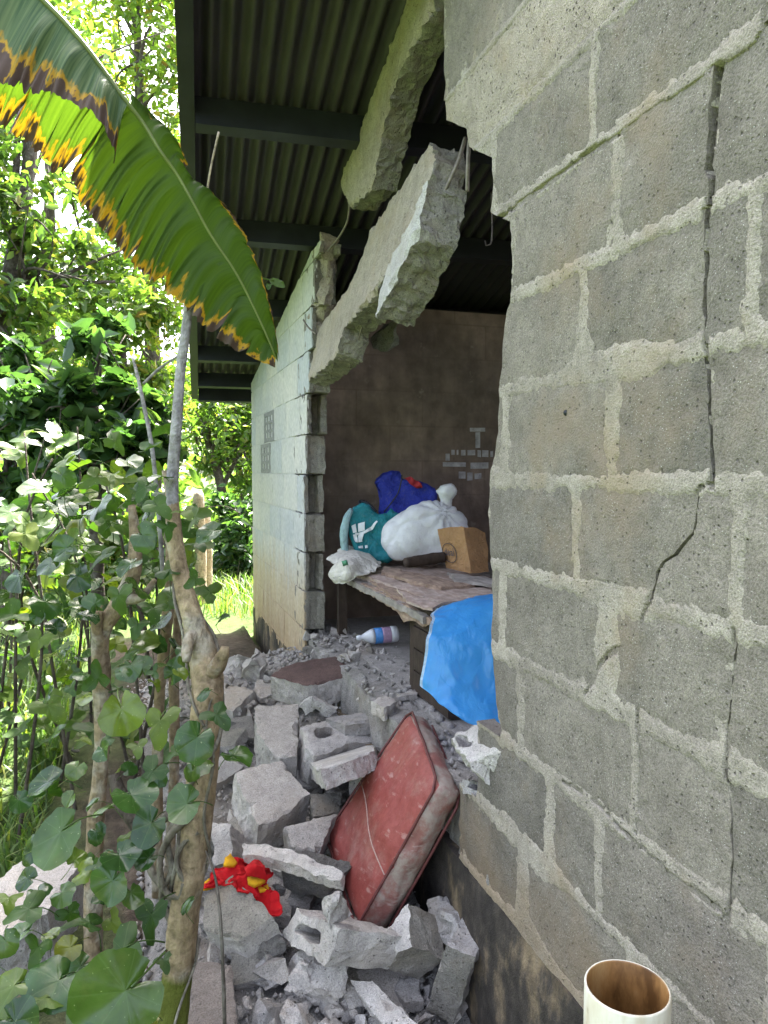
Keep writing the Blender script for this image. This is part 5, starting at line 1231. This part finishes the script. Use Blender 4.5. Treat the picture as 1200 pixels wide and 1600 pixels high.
# slim neighbour stems carrying some of those leaves
st = empty('pale_shrub_stem', P(160, 1560, 1.95) * [1, 1, 0] + [0, 0, -.2], 'pale crooked shrub stem with a cut knot, left of the knotted trunk', 'shrub')
tube('trunk', pxpath([(148, 1640, 1.95, 15.4), (146, 1400, 1.98, 14.0), (150, 1280, 2.0, 12.6), (160, 1160, 2.0, 11.9), (158, 1060, 2.0, 14.0), (158, 990, 2.0, 13.3), (182, 950, 2.0, 14.0), (205, 905, 2.0, 13.3), (212, 850, 2.0, 9.8), (206, 790, 2.02, 5.6)]), M['bark'], st, 16, .2, 21, 60)
tube('branch', pxpath([(160, 1020, 2.0, 9.8), (152, 985, 1.98, 9.8), (152, 968, 1.97, 9.1), (154, 955, 1.97, 8.4)]), M['bark'], st, 12, .25, 22, 16)
tube('branch', pxpath([(198, 935, 2.0, 9.8), (220, 935, 1.98, 7.0), (232, 920, 1.97, 5.6), (242, 905, 1.97, 3.5)]), M['bark'], st, 10, .3, 23, 18)
st2 = empty('twin_shrub_stems', P(252, 1300, 2.2) * [1, 1, 0] + [0, 0, -.15], 'twin straight brown stems just behind the knotted trunk', 'shrub')
tube('stem', pxpath([(246, 1400, 2.2, 9.1), (246, 1200, 2.2, 8.4), (250, 1080, 2.2, 8.4), (262, 960, 2.2, 9.1), (268, 870, 2.2, 9.1), (266, 780, 2.2, 8.4), (262, 735, 2.2, 9.1)]), M['bark'], st2, 12, .18, 24, 50)
tube('stem', pxpath([(262, 1400, 2.25, 8.4), (272, 1200, 2.25, 7.7), (272, 1060, 2.25, 8.4), (278, 960, 2.25, 7.0), (270, 880, 2.25, 6.3)]), M['bark'], st2, 12, .18, 25, 40)
tube('branch', pxpath([(232, 1060, 2.2, 3.5), (226, 980, 2.2, 3.5), (210, 930, 2.22, 2.8), (200, 900, 2.25, 2.1)]), M['bark_dark'], st2, 8, .15, 26, 20)
tube('stem', pxpath([(255, 900, 2.3, 3.5), (240, 720, 2.3, 3.5), (222, 620, 2.35, 3.1), (208, 560, 2.4, 2.4)]), M['stem_grey'], st2, 8, .1, 27, 30)
tube('branch', pxpath([(224, 600, 2.35, 2.4), (250, 575, 2.35, 2.1), (280, 555, 2.35, 1.8)]), M['stem_grey'], st2, 8, .1, 28, 14)
vs = tube('hanging_vine', pxpath([(352, 1640, 1.42, 3), (350, 1560, 1.42, 3), (347, 1480, 1.42, 2.8), (343, 1420, 1.44, 2.5), (336, 1370, 1.48, 2), (322, 1330, 1.55, 1.6)]), M['red_twig'] if 'red_twig' in M else M['bark_dark'], None, 7, .2, 31, 40)
tag(vs, 'thin reddish bare vine stem hanging in front of the block', 'vine')
# ------------------------------------------------------------------ leafy shrub behind, left middle
sb = empty('lobed_leaf_shrub', P(110, 1000, 3.0) * [1, 1, 0], 'tall thin shrub with green lobed leaves filling the left middle', 'shrub')
rl = random.Random(21); stems = []
for k in range(18):
    x0 = rl.uniform(-40, 270); Z0 = rl.uniform(2.5, 3.5); y1 = rl.uniform(640, 860); xe = min(x0 + rl.uniform(-110, 80), 300)
    b = P(x0, 1000, Z0); b[2] = float(gz(b[0], b[1])) - .03
    m_ = P((x0 + xe) / 2 + rl.uniform(-50, 50), (1000 + y1) / 2 + 40, Z0); e = P(xe, y1, Z0 + rl.uniform(-.2, .2))
    stems.append([list(b) + [.007], list(m_ + jn(.05)) + [.0055], list(e) + [.003]])
for s_ in stems: tube('stem', s_, M['bark_dark'], sb, 7, .1, 1, 16)
SPn = np.array([smooth_path(np.array(s_), 30)[:, :3] for s_ in stems])
for k in range(298):
    s_ = SPn[rl.randrange(len(SPn))]; i = int(30 * (1 - rl.random() ** 1.3 * .8)) - 1; i = max(4, min(29, i))
    c = s_[i] + np.array([rl.gauss(0, .13), rl.gauss(0, .13), rl.gauss(0, .06)])
    add_leaf(LL if rl.random() < .6 else LO, c, rl.uniform(.075, .145), UP * .8 + TOC * rl.uniform(.0, .9) + jn(.4), jn(1.) - UP * .5, sb, rl)
# ------------------------------------------------------------------ crowns, bushes and thicket
def leaf_geo(C, size, rs_, aspect=.45, up=.6, fold=.25):
    n = len(C); s = size * (.6 + .8 * rs_.rand(n, 1))
    nr_ = rs_.randn(n, 3) + np.array([0, 0, up * 2]); nr_ /= np.linalg.norm(nr_, axis=1, keepdims=True)
    t = rs_.randn(n, 3) + np.array([0, 0, -.5]); t -= nr_ * (t * nr_).sum(1, keepdims=True); t /= np.linalg.norm(t, axis=1, keepdims=True)
    x = np.cross(t, nr_)
    b = C - t * s * .5; tip = C + t * s * .5 - nr_ * s * .12
    V = np.stack([b, C - t * s * .12 + x * s * aspect * .5 + nr_ * s * fold * .3, C + t * s * .2 + x * s * aspect * .42 + nr_ * s * fold * .25, tip,
                  C + t * s * .2 - x * s * aspect * .42 + nr_ * s * fold * .25, C - t * s * .12 - x * s * aspect * .5 + nr_ * s * fold * .3], 1)
    i = np.arange(n)[:, None] * 6
    Fq = np.concatenate([i + np.array([[0, 1, 2, 3]]), i + np.array([[0, 3, 4, 5]])])
    return V.reshape(-1, 3), Fq
def cloud(rs_, clumps, n):
    w_ = np.array([c[3] ** 2 for c in clumps]); w_ /= w_.sum(); out = []
    for c, k in zip(clumps, rs_.multinomial(n, w_)):
        sub = max(3, k // 60); sc_ = rs_.randn(sub, 3); sc_ /= np.linalg.norm(sc_, axis=1, keepdims=True); sc_ *= (rs_.rand(sub, 1) ** .4)
        idx = rs_.randint(0, sub, k)
        out.append(np.array(c[:3]) + (sc_[idx] + rs_.randn(k, 3) * .22) * c[3] * np.array([1, 1, .8]))
    return np.concatenate(out)
def tree(name, label, cat, trunk, clumps, n, size, leaf, bark, seed, aspect=.45, group=None, up=.6):
    rs_ = np.random.RandomState(seed); tr = [list(t) for t in trunk]
    base = np.array(tr[0][:3]); e = empty(name, base, label, cat, group)
    tube('trunk', tr, bark, e, 10, .15, seed, 24)
    path = smooth_path(np.array(tr), 30); limbs = []
    for c in clumps:
        j = rs_.randint(12, 29); p0 = path[j]; c3 = np.array(c[:3]); mid = (p0[:3] + c3) / 2 + rs_.randn(3) * .12 + [0, 0, .1]
        limbs.append([list(p0[:3]) + [p0[3] * .55], list(mid) + [p0[3] * .35], list(c3) + [p0[3] * .15]])
        for q_ in range(3):
            d_ = rs_.randn(3) * c[3] * .6; limbs.append([list(mid) + [p0[3] * .25], list((mid + c3 + d_) / 2 + rs_.randn(3) * .05) + [p0[3] * .15], list(c3 + d_) + [.004]])
    for l_ in limbs: tube('limb', l_, bark, e, 6, .1, 1, 8)
    V, Fq = leaf_geo(cloud(rs_, clumps, n), size, rs_, aspect, up)
    cr_ = mk('crown', V, Fq, leaf, e); cr_['kind'] = 'stuff'
    return e
def C_(x, y, Z, r): return tuple(P(x, y, Z)) + (r,)
def G_(x, Z, r): p = P(x, 900, Z); return [p[0], p[1], float(gz(p[0], p[1])) - .1, r]
def T_(x, y, Z, r): return list(P(x, y, Z)) + [r]
tree('canopy_tree', 'tall sunlit tree filling the gap between banana leaf and roof edge', 'tree', [G_(235, 9, .12), T_(240, 600, 9, .10), T_(225, 300, 9, .08), T_(215, 60, 9, .05), T_(210, -200, 9, .03)],
     [C_(235, 40, 8.6, .7), C_(280, 130, 8.8, .6), C_(180, 10, 9.2, .8), C_(265, 260, 9, .6), C_(215, 190, 9.4, .7), C_(290, 380, 9.2, .5), C_(240, -120, 9, .9), C_(140, -60, 9.4, .9), C_(300, 20, 9.6, .6), C_(330, 180, 10, .7), C_(330, -60, 10, .9)], 7200, .11, M['leaf_bright'], M['bark_dark'], 1)
tree('canopy_tree', 'leaning dark trunked tree at the left edge under the banana leaf', 'tree', [G_(-60, 6.2, .11), T_(-20, 640, 6.2, .09), T_(10, 480, 6.2, .08), T_(40, 300, 6.2, .06), T_(60, 150, 6.2, .04)],
     [C_(30, 330, 6, .4), C_(80, 380, 6.2, .38), C_(10, 440, 6, .4), C_(110, 450, 6.4, .4), C_(40, 510, 6, .38), C_(-40, 380, 6, .5), C_(-60, 250, 6, .6), C_(60, 60, 6.6, .5), C_(-30, 100, 6.4, .6), C_(0, 560, 6.1, .38), C_(180, 440, 6.8, .36), C_(150, 400, 7, .4)], 5200, .10, M['leaf_mid'], M['bark_dark'], 2)
tree('canopy_tree', 'airy pale leaved tree below the banana leaf tip', 'tree', [G_(190, 8, .08), T_(200, 700, 8, .07), T_(190, 540, 8, .05), T_(200, 430, 8, .03)],
     [C_(190, 470, 7.8, .42), C_(240, 520, 8, .42), C_(150, 540, 8, .4), C_(260, 440, 8.2, .45), C_(210, 590, 8.2, .4), C_(100, 500, 8, .45), C_(260, 620, 8.4, .4), C_(60, 600, 8, .5)], 4200, .10, M['leaf_bright'], M['bark_dark'], 3)
tree('coffee_bush', 'dark glossy leaved bush left of the shrub stems', 'bush', [G_(150, 4.6, .05), T_(150, 800, 4.6, .04), T_(145, 640, 4.6, .03), T_(150, 560, 4.6, .02)],
     [C_(150, 570, 4.5, .24), C_(100, 620, 4.5, .26), C_(200, 620, 4.6, .24), C_(150, 660, 4.4, .3), C_(80, 690, 4.5, .28), C_(210, 700, 4.6, .26), C_(140, 740, 4.5, .3), C_(230, 640, 4.8, .2), C_(160, 540, 4.7, .2)], 2000, .15, M['leaf_dark'], M['bark_dark'], 4, .42)
tree('coffee_bush', 'dark glossy bush at the far left below the leaning tree', 'bush', [G_(10, 4.8, .05), T_(12, 800, 4.8, .04), T_(15, 680, 4.8, .02)],
     [C_(10, 620, 4.7, .26), C_(-30, 680, 4.7, .3), C_(40, 700, 4.8, .28), C_(0, 760, 4.7, .3), C_(60, 780, 4.9, .26), C_(30, 580, 5, .2), C_(-50, 600, 5, .3)], 1900, .14, M['leaf_dark'], M['bark_dark'], 5, .42)
tree('far_tree', 'branching dark tree seen beyond the far corner of the house', 'tree', [G_(350, 9.5, .09), T_(352, 860, 9.5, .07), T_(345, 760, 9.5, .06), T_(325, 690, 9.5, .04), T_(320, 640, 9.5, .03)],
     [C_(330, 650, 9.2, .45), C_(370, 660, 9.4, .45), C_(390, 630, 9.6, .5), C_(310, 700, 9.6, .35), C_(380, 720, 9.4, .4), C_(300, 600, 10, .6), C_(420, 680, 10, .6), C_(440, 600, 10, .7)], 5200, .10, M['leaf_mid'], M['bark_dark'], 6)
tree('far_tree', 'crooked many stemmed tree behind the fence posts', 'tree', [G_(385, 10.5, .07), T_(388, 820, 10.5, .06), T_(372, 730, 10.5, .05), T_(350, 690, 10.5, .03)],
     [C_(360, 640, 10.4, .5), C_(400, 700, 10.6, .5), C_(330, 620, 10.5, .5), C_(290, 660, 10.8, .5), C_(420, 760, 10.6, .5)], 3800, .11, M['leaf_bright'], M['bark_dark'], 7)
tree('dark_bush', 'dense dark bush right behind the fence posts', 'bush', [G_(365, 8.0, .04), T_(365, 900, 8, .03), T_(362, 830, 8, .02)],
     [C_(350, 830, 8, .3), C_(385, 840, 8, .32), C_(370, 880, 8, .34), C_(395, 900, 8, .3), C_(340, 890, 8.1, .28), C_(410, 830, 8.2, .35), C_(370, 790, 8.2, .28)], 2600, .11, M['leaf_dark'], M['bark_dark'], 8)
tree('dark_bush', 'low leafy bush behind the pale crooked stem', 'bush', [G_(130, 6, .04), T_(130, 900, 6, .03), T_(128, 830, 6, .02)],
     [C_(60, 840, 6, .35), C_(130, 820, 6, .35), C_(200, 830, 6.2, .35), C_(100, 890, 5.8, .32), C_(20, 880, 5.8, .35), C_(180, 890, 6, .3), C_(240, 800, 6.4, .32), C_(-30, 830, 6, .4)], 3600, .11, M['leaf_mid'], M['bark_dark'], 9)
tree('far_tree', 'leafy tree standing far back at the left edge', 'tree', [G_(60, 12, .13), T_(70, 700, 12, .11), T_(80, 400, 12, .08), T_(70, 100, 12, .05)],
     [C_(140, 330, 12.4, .8), C_(0, 420, 12, 1.0), C_(100, 520, 12, .8), C_(200, 600, 12.5, .8), C_(60, 620, 12, .9), C_(-60, 560, 12, .9)], 3600, .17, M['leaf_mid'], M['bark_dark'], 10)
# far wood: reads as one mass
rs_ = np.random.RandomState(44); nf = 16000
ang = rs_.uniform(-1.9, .75, nf); rad = 14 + 10 * rs_.rand(nf); zf = 4.4 * rs_.rand(nf) ** 1.2
Cf = np.stack([np.sin(ang) * rad - 1, np.cos(ang) * rad, zf], -1); Cf = Cf[(vn(Cf * .5) + .5 > zf / 6)]
Cf = Cf[Cf[:, 2] < 3.2]
V, Fq = leaf_geo(Cf, .42, rs_, .55)
tag(stuff(mk('far_wood', V, Fq, M['far'])), 'far green wood closing the view behind the trees', 'wood')
# ------------------------------------------------------------------ grass
ng = 26000
gx_ = -.35 - 5.2 * rs_.rand(ng) ** 1.3; gy_ = 1.3 + 8.5 * rs_.rand(ng) ** 1.2
ex_ = 2600; gx_ = np.concatenate([gx_, rs_.uniform(-.6, 1.6, ex_)]); gy_ = np.concatenate([gy_, rs_.uniform(5.75, 9, ex_)])
pn = np.stack([gx_, gy_, gx_ * 0], -1); keep = (vn(pn * 1.5) + .8 * sstep(-.3, -1.2, gx_) + sstep(5.6, 6, gy_) > .05); gx_, gy_ = gx_[keep], gy_[keep]; ng = len(gx_)
b = np.stack([gx_, gy_, gz(gx_, gy_) - .005], -1); hgt = (.05 + .13 * rs_.rand(ng, 1)) * (1 + .5 * vn(b * 1.1)[:, None]); dr = rs_.randn(ng, 3) * .55; dr[:, 2] = 0
sd = np.stack([-dr[:, 1], dr[:, 0], dr[:, 2]], -1); sd /= np.linalg.norm(sd, axis=1, keepdims=True) + 1e-9; wd = .0035 + .003 * rs_.rand(ng, 1)
up_ = np.array([0, 0, 1.])
V = np.stack([b - sd * wd, b + sd * wd, b + (up_ * .62 + dr * .35) * hgt + sd * wd * .8, b + (up_ * .62 + dr * .35) * hgt - sd * wd * .8, b + (up_ * .9 + dr) * hgt], 1).reshape(-1, 3)
i = np.arange(ng)[:, None] * 5
Ft = np.concatenate([i + np.array([[0, 1, 2]]), i + np.array([[0, 2, 3]]), i + np.array([[3, 2, 4]])])
tag(stuff(mk('grass', V, Ft, M['grass'])), 'rough green grass left of the house and beyond its corner', 'grass')
# ------------------------------------------------------------------ fence posts
M['post'] = barkm('weathered_post', (.30, .24, .17), (.42, .35, .26), None, (.48, .42, .33))
for (x, yt, Z, r, lb) in [(312, 768, 6.35, .05, 'taller sunlit wooden post beyond the shrub stems'), (323, 800, 6.55, .042, 'shorter wooden post right against the taller sunlit post')]:
    p0 = P(x, 900, Z); zt_ = P(x, yt, Z)[2]
    tag(tube('fence_post', [[p0[0], p0[1], -.1, r], [p0[0] + .01, p0[1], .4, r], [p0[0], p0[1], zt_ - .03, r * .92], [p0[0], p0[1], zt_, r * .7]], M['post'], None, 14, .12, 3, 20), lb, 'post')
# ------------------------------------------------------------------ banana leaf
def bananam():
    m = N('banana_blade'); g = lambda a: m.n('Attribute', attribute_name=a).outputs['Fac']
    e, t, fl_ = g('edge'), g('along'), g('flap')
    cv = m.n('CombineXYZ', {0: m.math('MULTIPLY', t, 55.), 1: m.math('MULTIPLY', e, 2.2), 2: fl_}).outputs[0]
    s1 = m.noise(cv, 1., 4, .6); s2 = m.noise(m.pos(), 9, 4, .6); s3 = m.noise(m.n('CombineXYZ', {0: m.math('MULTIPLY', t, 300.), 1: e}).outputs[0], 1., 2)
    s4 = m.noise(m.n('CombineXYZ', {0: m.math('MULTIPLY', t, 17.), 1: e, 2: 4.}).outputs[0], 1., 2)
    k = m.math('ADD', e, m.math('MULTIPLY', m.math('SUBTRACT', s1, .5), m.math('MULTIPLY', s4, 1.5))); k = m.math('ADD', k, m.math('MULTIPLY', m.math('SUBTRACT', s4, .5), .35)); k = m.math('ADD', k, m.math('MULTIPLY', m.math('SUBTRACT', s2, .5), .42)); k = m.math('ADD', k, .05); k = m.math('SUBTRACT', k, m.math('MULTIPLY', fl_, .16))
    gr = m.mix(m.ramp(s3, [(.3, 0), (.7, 1)]), (.030, .062, .005), (.044, .082, .007)); gr = m.mix(m.math('MULTIPLY', fl_, .8), gr, m.mix(m.ramp(s3, [(.35, 0), (.65, 1)]), (.03, .065, .03), (.11, .15, .07)))
    col = m.mix(m.ramp(k, [(.13, 1), (.19, 0)]), gr, (.33, .19, .010)); col = m.mix(m.ramp(k, [(.06, 1), (.09, 0)]), col, (.06, .038, .027))
    m.fin(col, .6, m.bump(s3, .2, .002), .25)
    live = m.math('MULTIPLY', m.ramp(k, [(.06, .02), (.12, .14), (.24, .42)]), m.math('SUBTRACT', 1., m.math('MULTIPLY', fl_, .7)))
    tr = m.n('BsdfTranslucent', {'Color': m.mix(1., col, (1.7, 1.7, 1.0), 'MULTIPLY')}); mx = m.n('MixShader', {0: live})
    m.t.links.new(m.b.outputs[0], mx.inputs[1]); m.t.links.new(tr.outputs[0], mx.inputs[2]); m.t.links.new(mx.outputs[0], m.out.inputs[0])
    return m.m
M['banana'] = bananam(); M['midrib'] = simple('banana_midrib', (.11, .14, .03), .45, .25, 15, .2); M['banana_stem'] = simple('banana_stem', (.16, .17, .06), .6, .5, 7, .4)
bp = empty('banana_plant', P(-420, 1300, 1.7) * [1, 1, 0] + [0, 0, -.2], 'big hanging banana leaf, green with yellow and brown torn margin', 'plant')
MID = [(-150, -220, 1.62), (-40, -110, 1.66), (65, 0, 1.70), (100, 35, 1.71), (140, 82, 1.73), (175, 130, 1.75), (200, 163, 1.76), (225, 196, 1.78), (250, 237, 1.79), (275, 272, 1.81), (300, 315, 1.82), (330, 370, 1.84), (370, 430, 1.86), (405, 500, 1.88), (434, 566, 1.9)]
LFT = [(-260, 30, 1.7), (-150, 110, 1.73), (-45, 172, 1.76), (0, 198, 1.78), (45, 228, 1.79), (84, 264, 1.80), (112, 272, 1.80), (128, 318, 1.81), (160, 356, 1.82), (192, 395, 1.83), (226, 430, 1.84), (258, 452, 1.85), (312, 503, 1.86), (356, 540, 1.88), (430, 574, 1.9)]
RGT = [(-190, -20, 1.6), (-100, 60, 1.62), (-2, 122, 1.63), (45, 142, 1.65), (98, 152, 1.67), (160, 196, 1.69), (179, 256, 1.71), (268, 212, 1.84), (288, 244, 1.86), (302, 290, 1.87), (340, 312, 1.88), (372, 348, 1.9), (404, 418, 1.9), (427, 498, 1.9), (436, 562, 1.9)]
nt_, nw_ = 420, 26
def rowpts(L_): return smooth_path(np.array([P(*q) for q in L_]), nt_)
mid, lf_, rg_ = rowpts(MID), rowpts(LFT), rowpts(RGT)
# keep the three rows in step along the blade
def resample(L_, n):
    pts = np.array([P(*q) for q in L_]); k = np.linspace(0, len(pts) - 1, n); i = np.minimum(k.astype(int), len(pts) - 2); f = (k - i)[:, None]
    p0, p1, p2, p3 = pts[np.maximum(i - 1, 0)], pts[i], pts[i + 1], pts[np.minimum(i + 2, len(pts) - 1)]
    return .5 * (2 * p1 + (-p0 + p2) * f + (2 * p0 - 5 * p1 + 4 * p2 - p3) * f ** 2 + (-p0 + 3 * p1 - 3 * p2 + p3) * f ** 3)
mid, lf_ = resample(MID, nt_), resample(LFT, nt_)
kk = np.linspace(0, len(MID) - 1, nt_)
def half(margin, kind, i0, i1, notch):
    Vs, E, T = [], [], []
    for i in range(i0, i1):
        t = i / nt_; w1 = 1.0
        for (c, wd_, dp) in notch:
            w1 -= dp * max(0, 1 - abs(kk[i] - c) / wd_)
        w1 += .035 * vn(np.array([kk[i] * 7., 1., kind])) + .03 * vn(np.array([kk[i] * 21., 4., kind])) + .015 * vn(np.array([kk[i] * 60., 7., kind]))
        for j in range(nw_):
            f = j / (nw_ - 1); p = mid[i] + (margin[i] - mid[i]) * f * w1
            sag = math.sin(f * math.pi) * .03
            p = p + UP * sag * (1 if kind != 2 else .6) + TOC * (.012 * math.sin(f * 3) * math.sin(kk[i] * 5 + kind) + .006 * f * math.sin(kk[i] * 17))
            Vs.append(p); E.append(1 - f); T.append(t)
    return np.array(Vs), np.array(E), np.array(T), grid_faces(i1 - i0, nw_)
V1, E1, T1, F1 = half(lf_, 0, 0, nt_, [(5.75, .16, .24), (5.85, .05, .35), (10.75, .22, .16), (12.55, .12, .3), (12.5, .04, .4), (8.1, .04, .3), (3.2, .05, .35), (9.35, .035, .22), (11.7, .04, .3), (13.3, .05, .3), (4.4, .03, .2)])
i5 = int(np.searchsorted(kk, 6.05)); i6 = int(np.searchsorted(kk, 6.3))
rgt = resample(RGT[:7] , nt_)          # folded-over part
def seg_resample(L_, k0, k1):
    n = ((kk >= k0) & (kk <= k1)).sum(); return resample(L_, n)
fold = np.zeros((nt_, 3)); sel = np.where(kk <= 6.0)[0]; fold[sel] = seg_resample(RGT[:7], 0, 6)[:len(sel)]
sel2 = np.where(kk > 6.2)[0]; fold[sel2] = resample([(205, 166, 1.78)] + RGT[7:], len(sel2))
V2, E2, T2, F2 = half(fold, 2, 0, sel[-1] + 1, [(2.5, .1, .12), (4.6, .2, .1), (5.7, .1, .2)])
V3, E3, T3, F3 = half(fold, 1, sel2[0], nt_, [(8.7, .25, .35), (9.4, .1, .5), (11.6, .06, .1)])
mk('leaf_blade', V1, F1, M['banana'], bp, True, attr={'edge': E1, 'along': T1, 'flap': np.zeros(len(V1))})
mk('folded_blade', V2, F2, M['banana'], bp, True, attr={'edge': E2, 'along': T2, 'flap': np.ones(len(V2))})
mk('leaf_blade', V3, F3, M['banana'], bp, True, attr={'edge': E3 * .9, 'along': T3, 'flap': np.zeros(len(V3))})
tube('midrib', [list(mid[i] + UP * .002) + [.0075 - .0055 * i / nt_] for i in range(0, nt_, 8)], M['midrib'], bp, seg=10)
tube('leaf_stalk', [T_(-420, 200, 1.6, .05), T_(-380, -150, 1.6, .03), T_(-280, -290, 1.61, .02), list(mid[0]) + [.010]], M['midrib'], bp, seg=12, n=24)
s0 = P(-430, 900, 1.65); tube('stem', [[s0[0], s0[1], -.25, .10], [s0[0], s0[1], .5, .09], [s0[0] + .02, s0[1], 1.3, .075], list(P(-420, 180, 1.6)) + [.055]], M['banana_stem'], bp, seg=18, n=30, bump=.08)
tube('dry_stalk', pxpath([(322, 308, 1.86, 1.8), (328, 270, 1.84, 1.6), (334, 240, 1.83, 1.6), (342, 206, 1.82, 1.8)]), M['post'], bp, seg=6, n=10)
sg = empty('vine_sprig', P(404, 450, 2.0), 'tiny green sprig hanging beside the banana leaf edge under the roof', 'vine')
tube('stem', pxpath([(400, 430, 1.93, 1.2), (415, 436, 2.0, 1.2), (428, 438, 2.0, 1)]), M['leaf_bright'], sg, seg=5, n=8)
rl = random.Random(4); add_leaf(LO, P(433, 442, 2.0), .045, TOC + UP * .3, RT - UP * .6, sg, rl); add_leaf(LO, P(420, 446, 2.0), .03, TOC + UP, -UP, sg, rl)
